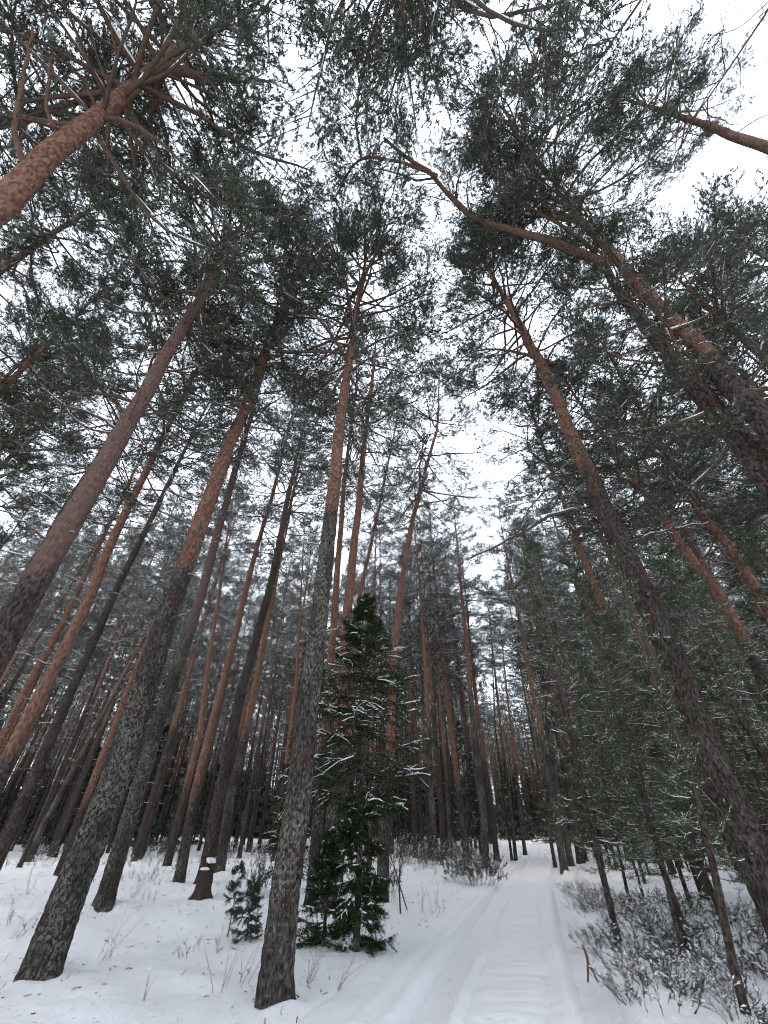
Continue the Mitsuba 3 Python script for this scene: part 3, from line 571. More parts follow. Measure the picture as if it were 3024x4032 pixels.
YOUNG = [
  [(3.51, 8.75, -0.00), (3.53, 8.74, 0.53), (3.54, 8.74, 1.04), (3.52, 8.75, 1.49), (3.60, 8.71, 2.84), (3.60, 8.71, 3.46), (3.67, 8.68, 4.51), (3.69, 8.67, 5.15)],  # Y1
  [(4.60, 8.87, -0.02), (4.62, 8.86, 0.48), (4.60, 8.87, 1.04), (4.63, 8.85, 1.57), (4.63, 8.85, 1.99), (4.66, 8.83, 2.76), (4.71, 8.81, 4.11), (4.72, 8.80, 4.68)],  # Y2
  [(4.04, 8.05, 0.01), (4.09, 8.03, 0.35), (4.10, 8.02, 0.57), (4.14, 8.00, 0.96)],  # Y3
  [(3.76, 6.52, 0.02), (3.81, 6.50, 0.40), (3.91, 6.44, 0.99), (4.00, 6.38, 1.57), (4.07, 6.34, 2.26), (4.08, 6.33, 2.49), (4.05, 6.35, 3.11), (4.08, 6.33, 3.61)],  # Y4
  [(5.67, 6.99, 0.09), (5.67, 6.99, 2.35), (5.65, 7.00, 2.67), (5.62, 7.03, 3.18), (5.64, 7.01, 3.84)],  # Y5
]


# ------------------------------------------------------------------ snow: ground and path
for pts, *_ in PINES[:6]:
    x, y, _z = pts[0]
    MOUNDS.append((x + 0.1, y - 0.1, 0.05, 0.7))
MOUNDS += [(-6.25, 12.2, -0.10, 0.45), (-6.5, 13.2, 0.10, 0.9), (-0.55, 8.9, 0.07, 0.9), (3.4, 8.9, 0.16, 0.9), (4.1, 7.6, 0.15, 0.8), (4.9, 9.6, 0.2, 1.0), (3.9, 10.6, 0.16, 0.7), (5.4, 11.8, 0.22, 1.1), (3.0, 7.0, 0.1, 0.5)]

for pts, *_ in PINES[:6]:
    lump = np.random.default_rng(int(abs(pts[0][0]) * 100))
    for _ in range(7):
        an, q = lump.uniform(0, 6.28), lump.uniform(0.22, 0.5)
        MOUNDS.append((pts[0][0] + q * math.cos(an), pts[0][1] + q * math.sin(an), lump.uniform(-0.04, 0.06), lump.uniform(0.08, 0.18)))


def grid_mesh(X, Y, Z):
    n, m = X.shape
    v = np.stack([X, Y, Z], -1).reshape(-1, 3)
    i, j = np.meshgrid(np.arange(n - 1), np.arange(m - 1), indexing='ij')
    q = np.stack([i * m + j, i * m + j + 1, (i + 1) * m + j + 1, (i + 1) * m + j], -1).reshape(-1, 4)
    return v, np.vstack([q[:, [0, 1, 2]], q[:, [0, 2, 3]]]), v[:, :2].copy()


rad = np.concatenate([[0.05, 0.6, 1.2, 1.8, 2.4, 3.0], np.geomspace(3.4, 60, 218), np.geomspace(62, 300, 30)])
ang = np.linspace(-np.pi, np.pi, 610)
Rr, Aa = np.meshgrid(rad, ang, indexing='ij')
X, Y = Rr * np.sin(Aa), Rr * np.cos(Aa)
Z = height(X, Y)
U = path_offset(X, Y)
Z = Z - 0.13 * (1 - step(1.85, 2.2, np.abs(U))) * (Y > -9.5) * (Y < 68)
v, f, uv = grid_mesh(X, Y, Z)
scene['snow_ground'] = mikit.ply((v, f[:, ::-1]), 'ground_snow', smooth=True, uv=uv)
labels['snow_ground'] = {'kind': 'structure', 'label': 'snow-covered forest floor with small lumps and bits of litter'}

ys = np.concatenate([np.arange(-9, 3, 0.3), np.arange(3, 22, 0.055), np.geomspace(22, 67, 130)])
us = np.linspace(-2.3, 2.3, 116)
YY, UU = np.meshgrid(ys, us, indexing='ij')
mid = YY * 0
Xm = UU / 0.958 - path_offset(mid, YY) / 0.958
base = height(Xm, YY)
q = np.stack([Xm, YY, 0 * Xm], -1)
wander = 0.05 * (meshkit.noise(np.stack([YY * 0.4, 0 * YY, 0 * YY], -1), 2) - 0.5)
z = np.zeros_like(YY)
for c, w, dep in ((-0.93, 0.28, 0.13), (0.90, 0.29, 0.13)):
    a = np.abs(UU - c - wander)
    z -= dep * (1 - step(w * 0.7, w, a))
    z += 0.04 * np.exp(-((a - w * 1.25) / 0.07) ** 2)
z -= 0.028 * np.exp(-((UU + 0.52 - wander) / 0.05) ** 2) + 0.018 * np.exp(-((UU - 0.30 + wander * 2) / 0.06) ** 2)
z += 0.03 * np.exp(-((UU + 1.55 - 2 * wander) / 0.09) ** 2)
hump = np.exp(-((UU - 0.05) / 0.55) ** 2) + 0.4
ripple = meshkit.fbm(q * [0.9, 3.3, 1], 3, 12) - 0.5
tread = np.abs(2 * meshkit.noise(q * [2.2, 6.5, 1], 31) - 1)
z += 0.05 * ripple * hump + 0.022 * (tread - 0.5) * np.exp(-((UU - 0.2) / 0.3) ** 2) + 0.02 * (meshkit.fbm(q * 9, 2, 14) - 0.5)
z -= 0.07 * step(2.0, 2.3, np.abs(UU))
v, f, uv = grid_mesh(Xm, YY, base + z)
scene['snow_path'] = mikit.ply((v, f[:, ::-1]), 'path_snow', smooth=True, uv=uv)
labels['snow_path'] = {'kind': 'structure', 'label': 'snowed-over forest track with two shallow wheel ruts'}


# ------------------------------------------------------------------ pines
def rows_for(H, fine_to, fine):
    return np.concatenate([np.arange(-0.25, fine_to, fine), np.linspace(fine_to, H, 90)])


def at_height(pts, z):
    pts = np.asarray(pts)
    if z <= pts[-1, 2]:
        return np.array([np.interp(z, pts[:, 2], pts[:, 0]), np.interp(z, pts[:, 2], pts[:, 1]), z])
    k = np.clip((pts[-1] - pts[-2]) / (pts[-1, 2] - pts[-2, 2]), -0.1, 0.1)
    return np.array([*(pts[-1, :2] + k[:2] * (z - pts[-1, 2])), z])


def dead_branch(parent, pts, r, seed, name='dead_branch', white=0.8):
    """One bare branch along pts with snow along its top and a few side twigs."""
    rng = np.random.default_rng(seed)
    pts = np.asarray(pts, float)
    s = np.r_[0, np.cumsum(np.linalg.norm(np.diff(pts, axis=0), axis=1))]; t = np.linspace(0, s[-1], 14)
    P = np.stack([np.interp(t, s, pts[:, i]) for i in range(3)], -1)
    P[1:-1] = (P[:-2] + 2 * P[1:-1] + P[2:]) / 4
    P[2:] += rng.normal(0, (0.008 + 0.006 * s[-1]) * (0.4 if name == 'limb' else 1), (12, 3))
    R = r * np.linspace(1, 0.35, 14) * rng.uniform(0.88, 1.12, 14)
    P, R = P[None], R[None]
    w = np.zeros(5, int); p, dd = fork(P, w, rng.uniform(0.35, 0.98, 5), 0.8, rng, 0.4, 0.1)
    tw = grow(p, dd, s[-1] * rng.uniform(0.08, 0.3, 5), 5, rng, 0.2)
    key = put(parent, name, shape(cat([tubes(P, R, 7, uv=(0.5, 0.8 if name == 'dead_branch' else 0.15)), tubes(tw, np.full((5, 5), max(0.004, r * 0.25)) * np.linspace(1, 0.4, 5), 4, uv=(0.5, 1))]), 'limb_bark', True))
    if white:
        put(key, 'snow', shape(cat([snow_caps(P, R, rng, 0.95, white), snow_caps(tw, np.full((5, 5), 0.006), rng, 1.0, white)]), 'snow'))
    return P, R


n_tree = 0


def pine(pts, r0, H, zb, R, proto, orange, tone, relief, label, group=None, kind='full', near=False, dead=True, spin=None):
    global n_tree
    n_tree += 1
    seed = n_tree
    key = thing('pine_tree', label, 'pine tree', group)
    pts = np.asarray(pts, float); z0 = pts[0, 2]
    if near:
        trunk = stem_mesh(pts, r0, H, seed, 76 if relief > 0.01 else 28, rows_for(H, 7.0 if relief > 0.01 else 4.0, 0.042 if relief > 0.01 else 0.09), relief * 1.7 or 0.006, orange, tone, 0.5)
    else:
        trunk = stem_mesh(pts, r0, H, seed, 14, None, 0.0, orange, tone)
    put(key, 'trunk', shape(trunk, 'bark', True))
    a, b = at_height(pts, zb), at_height(pts, z0 + H)
    n = FULL if kind == 'full' else MID
    proto %= n
    spin = (seed * 2.399) % 6.283 if spin is None else spin
    put_group(key, 'crown', f'{kind}_crown_{proto}', frame_to(a, b, np.linalg.norm(b - a) / CROWN_L[kind][proto], R / 2.3, spin))
    if dead:
        c = at_height(pts, max(z0 + 1.5, zb - 9.5))
        put_group(key, 'dead_branches', f'dead_set_{seed % 4}', frame_to(c, a, np.linalg.norm(a - c) / 9.0, 0.55 + 0.25 * R / 2.2, spin * 1.7))
    return key


for i, (pts, r0, H, zb, R, proto, orange, tone, relief, label, branches, limbs) in enumerate(PINES):
    key = pine(pts, r0, H, zb, R, proto, orange, tone, relief, label, kind='full' if np.hypot(*pts[0][:2]) < 12.2 else 'mid', near=relief > 0 or np.hypot(*pts[0][:2]) < 14, dead=not label.startswith('huge'))
    for j, b in enumerate(branches):
        b = np.array(b)
        b[0] = at_height(pts, b[0, 2])
        ln = np.linalg.norm(b[-1] - b[0])
        big = label.startswith('huge')
        dead_branch(key, b, (0.022 if big else 0.011) + (0.008 if big else 0.012) * ln, 1000 + 31 * i + j, 'limb' if big else 'dead_branch', 0.0 if big else 0.85)
    rng = np.random.default_rng(700 + i)
    for j, (b, r) in enumerate(limbs):
        P, Rr = dead_branch(key, b, r, 2000 + 31 * i + j, 'limb', 0.6)
        n = 40 if r > 0.04 else 24 if r > 0.025 else 8
        p, d = fork(P, np.zeros(n, int), rng.uniform(0.3, 1, n), 0.9, rng, 0.5, 0.3)
        sec = grow(p, d, rng.uniform(0.5, 1.7, n), 6, rng, 0.16, 0.05)
        w = np.repeat(np.arange(n), 14); p, d = fork(sec, w, rng.uniform(0.2, 1, len(w)), 0.7, rng, 0.5, 0.2)
        tw = grow(p, d, rng.uniform(0.15, 0.4, len(w)), 3, rng, 0.15, 0.1)
        w = np.repeat(np.arange(len(tw)), 2); p, d = along(tw, w, np.tile([0.4, 0.95], len(tw)))
        spray = numbered(key + '__spray')
        scene[spray + '__branches'] = shape(cat([tubes(sec, np.full((n, 6), 0.010) * np.linspace(1, 0.4, 6), 4, uv=(0.5, 0.6)), ribbons(tw, np.full((len(tw), 3), 0.003))]), 'limb_bark', True)
        labels[spray + '__foliage'] = labels[spray + '__branches'] = {'kind': 'stuff'}
        scene[spray + '__foliage'] = shape(needle_fans(p, d, 12, 0.13, 0.068, 0.0155, rng, (0.4, 1.15), np.clip(rng.normal(0.4, 0.22, len(p)), 0, 1)), 'pine_needles')

taken = [(p[0][0][0], p[0][0][1]) for p in PINES]

# pines that stand round the camera, mostly outside the picture, with boughs reaching into its top
ROUND = [(0.3, -1.0, 20.0, 10.6, 3.0), (3.9, -2.6, 17.0, 11.5, 1.6), (-8.3, 1.6, 21, 12, 2.4), (-7.6, -3.0, 20, 11, 2.4), (-10.8, 4.6, 22, 13, 2.3), (-3.6, -4.6, 20, 11, 2.4), 
         (1.6, -6.6, 21, 12, 2.4), (-11.8, -1.2, 22, 12, 2.4), (12.5, 5.2, 19, 9, 2.4), (13.8, 8.9, 20, 10, 2.3), (13.4, -3.5, 18, 10, 2.0), (-13.5, 8.4, 22, 10, 2.5), (-18.2, 13.6, 22, 10, 2.5), (-15.2, 10.9, 21, 9, 2.5), (8.9, 5.2, 15.5, 6.5, 2.7), (-16, 5.2, 22, 12, 2.2), (15.8, 1.5, 20, 11, 2.2),
         (6.6, -6.4, 20, 12, 2.3), (-6.2, -8.2, 21, 12, 2.3), (-11.4, -6.0, 21, 12, 2.2), (18.2, 7.2, 20, 10, 2.2), (16.0, 12.6, 20, 9, 2.2), (-17.4, 10.6, 22, 10, 2.4), (-20.5, 8.0, 22, 13, 2.2), (12.0, 13.2, 20, 9, 2.2), (20.5, 15.5, 20, 10, 2.2)]
for i, (x, y, H, zb, R) in enumerate(ROUND):
    z = ground_at(x, y)
    lab = ('pine whose low bough hangs into the top middle of the sky', None) if i == 0 else \
          (('pine crown at the left edge of the sky, its stem outside the view', 'pines standing round the viewpoint, left') if x < 0 else ('pine crown at the right edge of the sky, its stem outside the view', 'pines standing round the viewpoint, right'))
    pine([(x, y, z), (x + 0.1, y, z + 9), (x + 0.15, y + 0.1, z + H)], 0.17, H, z + zb, R, i, (4, 8), (i * 0.37) % 0.9, 0.0, lab[0], lab[1], near=False)
    taken.append((x, y))

# the stand behind the clearing and on both sides of the far path: every stem a tree
rng = np.random.default_rng(5)
ZONES = {'left': ('in the crowded stand beyond the snowy clearing at left', 'pines of the stand behind the clearing'),
         'middle': ('in the stand between the big spruce and the far path', 'pines of the stand left of the far path'),
         'right': ('half hidden behind the young pines, right of the far path', 'pines of the stand right of the far path')}
n_far, tries = 0, 0
while n_far < 222 and tries < 60000:
    tries += 1
    d = math.sqrt(rng.uniform(20 ** 2, 54 ** 2)); a = math.radians(rng.uniform(-50, 50))
    x, y = d * math.sin(a), d * math.cos(a)
    u = float(path_offset(x, y))
    if abs(u) < 2.5 + rng.random() * 0.8 or (u < 0 and d < 27 + 3 * rng.random()) or (u < -24 and d < 31) or (0 < u < 7 and d < 24):
        continue
    if min((x - p) ** 2 + (y - q) ** 2 for p, q in taken) < (1.45 if d < 40 else 1.25) ** 2:
        continue
    taken.append((x, y)); n_far += 1
    z = ground_at(x, y); H = rng.uniform(19, 25); r0 = rng.choice([0.075, 0.1, 0.125, 0.15, 0.17], p=[0.2, 0.27, 0.28, 0.17, 0.08]) * rng.uniform(0.9, 1.1)
    H *= 0.82 + 0.18 * min(1, r0 / 0.13)
    lx, ly = rng.normal(0, 0.25, 2)
    zone = 'right' if u > 0 else ('left' if x < -0.12 * y else 'middle')
    zb = z + H * rng.uniform(0.42, 0.56)
    o = rng.uniform(3.0, 6.5)
    tone = rng.choice([0.1, 0.45, 0.7, 0.95], p=[0.15, 0.3, 0.3, 0.25])
    look = ('thin' if r0 < 0.09 else 'slender' if r0 < 0.135 else 'sturdy') + {0.1: ' orange-stemmed', 0.45: ' red-brown', 0.7: ' dull brown', 0.95: ' dark'}[tone] + ' pine '
    pine([(x, y, z), (x + lx * 0.4, y + ly * 0.4, z + H * 0.4), (x + lx, y + ly, z + H)], r0, H, zb, rng.uniform(1.7, 2.4) * min(1, 0.6 + r0 * 3), int(rng.integers(9)), (o, o + rng.uniform(1.5, 4)),
         1 + tone, 0.0, look + ZONES[zone][0], ZONES[zone][1], kind='mid')

# beyond them the forest goes on as a mass
rng = np.random.default_rng(6)
far_trunk = stem_mesh([(0, 0, 0), (0.1, 0, 10), (0, 0.1, 21)], 0.14, 21, 1, 5, np.array([-0.5, 1, 4, 8, 13, 21.0]), 0, (3, 7), 1.7)
for j in range(3):
    wood, leaf, white = pine_crown(900 + j, 12.0, 2.0, 9, 4, 3, 2, 5, 0.30, 0.075, 1, 0.5, sides=3, pts=(4, 2, 2), caps=False)
    leaf[0][:, 2] += 9.5; white[0][:, 2] += 9.5
    scene[f'far_tree_kind_{j}'] = {'type': 'shapegroup', 'trunk': shape(far_trunk, 'bark', True), 'foliage': shape(leaf, 'frosted_needles'), 'snow': shape(white, 'snow')}
leaf, white = spruce(905, 12.0, 2.4, 0.6, 14, 5, 0.2, 0.5)[1:]
leaf = needle_fans(leaf[0][::63], np.tile([[0.3, 0.2, -0.5]], (len(leaf[0][::63]), 1)) + rng.normal(0, 0.5, (len(leaf[0][::63]), 3)), 6, 0.4, 0.45, 0.14, rng, (0.3, 1.2))
scene['far_tree_kind_3'] = {'type': 'shapegroup', 'trunk': shape(far_trunk, 'bark', True), 'foliage': shape(leaf, 'pine_needles')}
for i in range(2300):
    d = math.sqrt(rng.uniform(50 ** 2, 140 ** 2)); a = math.radians(rng.uniform(-58, 58))
    x, y = d * math.sin(a), d * math.cos(a)
    if abs(float(path_offset(x, y))) < 2.6 and y < 66:
        continue
    s = rng.uniform(0.85, 1.12)
    scene[f'distant_forest__{i + 1:03d}'] = {'type': 'instance', 'group': {'type': 'ref', 'id': f'far_tree_kind_{i % 4}'},
                                            'to_world': T().translate([x, y, ground_at(x, y)]).rotate([0, 0, 1], rng.uniform(0, 360)).scale([1.0, 1.0, s * (0.3 + 0.6 * rng.random() if i % 4 == 3 else 1)])}
labels['distant_forest'] = {'label': 'mass of dark pine stems and crowns closing the view far behind', 'category': 'forest', 'kind': 'stuff'}


# ------------------------------------------------------------------ young pines on the right
def young(pts, r0, label, group=None, top=1.8, R=1.0, proto=0, seed=0):
    key = thing('young_pine', label, 'young pine', group)
    pts = np.asarray(pts, float); z0 = pts[0, 2]; H = pts[-1, 2] - z0 + top
    put(key, 'stem', shape(stem_mesh(pts, r0, H, 50 + seed, 10, np.linspace(-0.2, H, 40), 0.0, (2.0, 5.0), 1.95, 0.15, 0.1), 'bark', True))
    a, b = at_height(pts, z0 + (0.45 if group else 1.1)), at_height(pts, z0 + H)
    put_group(key, 'crown', f'young_crown_{proto % 4}', frame_to(a, b, np.linalg.norm(b - a) / 6.0, R, seed * 2.4))
    return key


YL = ['young pine with bare lower stem standing closest to the path on the right', 'paired thicker stem of the two young pines near the right bottom, behind its thin twin',
      'thin twin stem beside the thicker young pine near the right bottom', 'young pine nearest the bottom right corner, its long stem curving up left', 'dark young pine right of the big grey-brown trunk']
for i, pts in enumerate(YOUNG):
    young(pts, [0.055, 0.055, 0.032, 0.046, 0.05][i], YL[i], None, [2.4, 2.2, 2.0, 2.0, 2.2][i], [0.85, 0.9, 0.6, 0.4, 0.9][i], i, i)
rng = np.random.default_rng(8)
k = 0
spots = [(6.3, 10.6), (6.8, 12.4), (8.6, 11.2), (5.8, 13.2), (8.0, 13.8), (9.9, 12.9), (7.3, 15.6), (9.4, 15.4), (11.2, 14.8), (10.6, 17.8), (8.7, 18.2), (12.8, 18.4), (7.9, 7.3), (9.6, 9.2), (11.8, 11.4), (12.2, 21.5), (10.6, 21.6), (14.6, 16.6), (14.4, 22.0)]
for x, y in spots:
    z = ground_at(x, y); H = rng.uniform(5.0, 8.2); lx, ly = rng.normal(0, 0.12, 2)
    young([(x, y, z), (x + lx, y + ly, z + H * 0.5), (x + 1.4 * lx, y + ly, z + H - 2)], 0.02 + 0.0035 * H, 'slender young pine in the snowy thicket right of the path, behind the nearer stems', 'young pines of the thicket right of the path', 2.0, rng.uniform(0.9, 1.35), k, 10 + k)
    k += 1


# ------------------------------------------------------------------ spruces
def spruce_tree(x, y, H, R, bottom, n, per, seed, label, r=0.05, dens=1.0, hang=0.45, name='spruce_tree', category='spruce', **more):
    key = thing(name, label, category)
    z = ground_at(x, y)
    wood, leaf, white = spruce(seed, H, R, bottom, n, per, dens, hang, **more)
    needles = 'spruce_needles' if category == 'spruce' else 'shrub_leaf'
    for part in ('branches', 'foliage', 'snow'):
        labels[f'{key}__crown__{part}'] = {'kind': 'stuff'}
    put(key, 'trunk', shape(stem_mesh([(x, y, z), (x + 0.02, y, z + H * 0.5), (x + 0.03, y, z + H)], r, H, seed, 12, np.linspace(-0.2, H, 40), 0.0, (50, 60), 0.5, 0.2, 0.08), 'bark', True))
    at = lambda m: ((m[0] + [x, y, z]), m[1], m[2])
    scene[key + '__crown__branches'] = shape(at(wood), 'limb_bark', True)
    scene[key + '__crown__foliage'] = shape(at(leaf), needles)
    scene[key + '__crown__snow'] = shape(at(white), 'snow')


spruce_tree(-0.42, 8.85, 5.7, 1.5, 0.12, 28, 6, 61, 'big dark green spruce in the middle, snow on its drooping bough tips', 0.055, 1.25, 0.42,
            prof=((0, 0.1, 0.3, 0.37, 0.5, 0.75, 1), (0.24, 0.22, 0.26, 1.0, 0.82, 0.42, 0.02)), k=14, nlen=0.028, width=0.0085)
spruce_tree(-0.95, 9.1, 1.2, 0.5, 0.05, 7, 6, 62, 'small bushy spruce hugging the left foot of the big spruce', 0.03, 0.8, k=10, nlen=0.03, width=0.009)
spruce_tree(5.5, 33.0, 7.5, 1.2, 0.6, 20, 5, 63, 'dark snowy spruce behind the bush where the path narrows', 0.08, 0.7)
spruce_tree(-2.75, 15.6, 4.6, 0.9, 0.5, 14, 5, 64, 'snowy spruce peeping out at the left of the nearest middle trunk', 0.05, 0.8)

# ------------------------------------------------------------------ stump
sx, sy = -4.72, 14.35
sz = ground_at(sx, sy)
rng = np.random.default_rng(71)
key = thing('tree_stump', 'dark rotten tree stump with a double cap of snow', 'stump')
th = np.arange(28) * 2 * np.pi / 28
zs = np.array([-0.15, 0, 0.06, 0.14, 0.25, 0.38, 0.5, 0.6, 0.66, 0.70, 0.70, 0.62, 0.5])
rs = np.array([0.30, 0.27, 0.23, 0.205, 0.19, 0.18, 0.175, 0.17, 0.165, 0.155, 0.10, 0.07, 0.0])
lob = 1 + 0.22 * np.exp(-np.clip(zs, 0, None) / 0.15)[:, None] * np.cos(th * 5 + 1) + 0.26 * (meshkit.fbm(np.stack([np.cos(th)[None] * 3 + 0 * zs[:, None], np.sin(th)[None] * 2 + 0 * zs[:, None], zs[:, None] * 3 + 0 * th], -1), 3, 3) - 0.5) * 2
Rr = rs[:, None] * lob
Zr = zs[:, None] + (zs[:, None] > 0.55) * (0.34 * (meshkit.noise(np.stack([np.cos(th) * 3, np.sin(th) * 3, 0 * th], -1), 9)[None] - 0.5))
v = np.stack([sx + np.cos(th) * Rr, sy + np.sin(th) * Rr, sz + Zr], -1).reshape(-1, 3)
i, j = np.meshgrid(np.arange(len(zs) - 1), np.arange(28), indexing='ij'); kk = (j + 1) % 28
q = np.stack([i * 28 + j, i * 28 + kk, (i + 1) * 28 + kk, (i + 1) * 28 + j], -1).reshape(-1, 4)
put(key, 'wood', mikit.ply((v, q), 'rotten_wood', smooth=50))


def snow_pad(cx, cy, cz, rx, ry, h, seed):
    th = np.arange(20) * 2 * np.pi / 20
    ring = np.array([0.0, 0.5, 0.8, 0.97, 1.0, 0.9]); up = np.array([1.0, 0.92, 0.68, 0.3, 0.0, -0.2]) * h
    wob = 1 + 0.5 * (meshkit.noise(np.stack([np.cos(th) * 1.6 + seed, np.sin(th) * 1.6, 0 * th], -1), seed) - 0.5) * 2
    v = np.stack([cx + rx * ring[:, None] * np.cos(th) * wob, cy + ry * ring[:, None] * np.sin(th) * wob, cz + up[:, None] + 0 * th], -1).reshape(-1, 3)
    i, j = np.meshgrid(np.arange(5), np.arange(20), indexing='ij'); k = (j + 1) % 20
    q = np.stack([i * 20 + j, (i + 1) * 20 + j, (i + 1) * 20 + k, i * 20 + k], -1).reshape(-1, 4)
    return mikit.ply((v, q), 'snow', smooth=True)


put(key, 'snow_cap', snow_pad(sx + 0.02, sy, sz + 0.70, 0.16, 0.15, 0.10, 3))
put(key, 'snow_cap', snow_pad(sx - 0.03, sy - 0.15, sz + 0.56, 0.10, 0.08, 0.05, 5))

# ------------------------------------------------------------------ bushes, saplings and stalks
add_shrub('bush_kind_0', 81, 60, 0.85, 1.7, snow=0.45, nlen=0.06, width=0.026, k=6, twigs=6)
add_shrub('bush_kind_1', 82, 26, 0.55, 0.9, snow=0.35, nlen=0.05, width=0.022, k=6, twigs=5)
add_shrub('bush_kind_3', 84, 54, 0.30, 1.0, snow=0.2, nlen=0.03, width=0.006, lean=1.0, k=4, twigs=5)


def bush(name, kind, x, y, sxy, sz_, label, cat_, group=None, spin=0.0):
    key = thing(name, label, cat_, group)
    put_group(key, 'growth', f'bush_kind_{kind}', T().translate([x, y, ground_at(x, y)]).rotate([0, 0, 1], spin).scale([sxy, sxy, sz_]))


bush('snowy_bush', 0, 3.0, 18.9, 0.95, 1.05, 'wide leafy bush dusted with snow on the left edge of the path', 'bush')
SEEDLING = ((0, 0.2, 0.6, 1), (0.8, 1.0, 0.7, 0.05))
spruce_tree(-2.86, 10.58, 1.0, 0.13, 0.3, 8, 3, 65, 'upright little sapling with drooping snowy twigs left of the middle trunk', 0.012, 0.14, 0.5, 'spruce_sapling', 'sapling', prof=SEEDLING)
spruce_tree(-2.38, 9.97, 0.75, 0.22, 0.03, 8, 5, 67, 'dark bushy little sapling tight beside the left foot of the middle trunk', 0.014, 0.17, 0.5, 'spruce_sapling', 'sapling', prof=((0, 0.3, 0.6, 1), (1.0, 0.9, 0.5, 0.1)))
bush('small_bush', 1, -3.2, 14.6, 0.7, 1.3, 'small bush further back, just left of the middle trunk', 'bush', spin=70)
bush('small_bush', 1, 0.15, 15.9, 0.7, 1.1, 'small leafy bush behind the twiggy saplings', 'bush', spin=120)
for x, y, s in [(1.95, 22.7, 1.0), (1.3, 24.0, 1.3), (2.7, 24.2, 1.2), (0.2, 26.0, 1.3), (3.6, 26.5, 1.1)]:
    bush('small_bush', 1, x, y, s, s * 1.25, 'green bush at the feet of the pines left of the path bend', 'bush', 'bushes at the feet of the pines', spin=x * 50)
for x, y, s in [(-17.5, 27.0, 1.3), (-13.4, 29.8, 1.4), (-11.6, 28.6, 1.2), (-9.0, 29.6, 1.2), (-6.5, 28.0, 1.1), (-18.9, 25.0, 1.0), (-4.2, 27.0, 1.0)]:
    bush('small_bush', 1, x, y, s, s, 'small dark bush along the back edge of the snowy clearing', 'bush', 'bushes along the back of the clearing', spin=x * 50)
for i, (x, y, s) in enumerate([(6.3, 17.4, 1.1), (5.9, 15.6, 1.0), (5.2, 13.4, 1.1), (4.75, 12.2, 1.0), (5.6, 11.2, 1.2), (4.76, 10.5, 1.1), (5.9, 9.6, 1.2), (4.6, 9.3, 1.0), (3.4, 8.2, 0.9), (3.9, 8.7, 1.1), (3.5, 7.5, 1.0), (4.6, 8.1, 1.2), (3.0, 6.85, 0.8), (3.7, 6.6, 0.9), (4.4, 7.0, 1.1), (5.4, 7.9, 1.2), (5.3, 6.7, 1.0), (6.6, 8.9, 1.2), (6.8, 11.3, 1.2), (7.8, 10.4, 1.2), (6.9, 14.2, 1.2), (3.42, 9.5, 0.55)]):
    bush('heather_shrub', 3, x, y, s, s * (0.8 + 0.3 * ((i * 7) % 5) / 4), 'low wiry shrub in the snow of the bank right of the path' if i < 21 else 'small dark tuft of twigs close to the right edge of the path', 'shrub',
         'low shrubs on the right bank' if i < 21 else None, spin=i * 67)


def stalks(name, label, cat_, x, y, n, h, lean, seed, r=0.003, spread=0.12, bsdf='dry_stalk', group=None, fork_n=0):
    rng = np.random.default_rng(seed)
    key = thing(name, label, cat_, group)
    a = rng.uniform(0, 6.28, n)
    base = np.stack([x + np.cos(a) * spread * rng.random(n), y + np.sin(a) * spread * rng.random(n), np.full(n, ground_at(x, y) - 0.05)], -1)
    d = unit(np.stack([rng.normal(lean, 0.25, n), rng.normal(0, 0.25, n), np.ones(n)], -1))
    ln = h * rng.uniform(0.55, 1.1, n)
    P = grow(base, d, ln, 7, rng, 0.07, -0.02)
    parts = [tubes(P, np.full((n, 7), r) * np.linspace(1, 0.35, 7), 4)]
    if fork_n:
        w = np.repeat(np.arange(n), fork_n); p, dd = fork(P, w, rng.uniform(0.3, 0.95, len(w)), 0.6, rng, 0.2, 0.3)
        tw = grow(p, dd, ln[w] * rng.uniform(0.12, 0.4, len(w)), 5, rng, 0.12, 0.03)
        parts.append(tubes(tw, np.full((len(tw), 5), r * 0.45) * np.linspace(1, 0.4, 5), 3))
        put(key, 'snow', shape(snow_caps(tw, np.full((len(tw), 5), 0.005), rng, 1.0, 0.35), 'snow'))
    m = cat(parts)
    put(key, 'stem', shape((m[0], m[1], m[2]), bsdf, True))


stalks('twig_sapling', 'forked bare sapling, left one of the twiggy pair right of the spruce', 'sapling', 0.38, 12.9, 2, 1.5, 0.0, 91, 0.012, 0.03, 'rotten_wood', fork_n=9)
stalks('twig_sapling', 'taller bare sapling with snow on its twigs, right one of the twiggy pair', 'sapling', 0.57, 13.3, 1, 2.5, -0.05, 92, 0.015, 0.02, 'rotten_wood', fork_n=22)
stalks('dry_weed', 'low dry weeds with bent red-brown stems at the left edge of the path', 'weed', 1.13, 13.05, 7, 0.55, 0.1, 93, 0.005, 0.35, fork_n=2)
stalks('dry_weed', 'thin forked weed stem in the clearing by the left edge', 'weed', -9.4, 14.6, 3, 0.8, 0.1, 94, 0.006, 0.05, fork_n=2)
stalks('dry_weed', 'small clump of twigs in the snow left of the snow-capped stump', 'weed', -5.9, 14.1, 8, 0.35, 0.0, 95, 0.005, 0.3, fork_n=2)
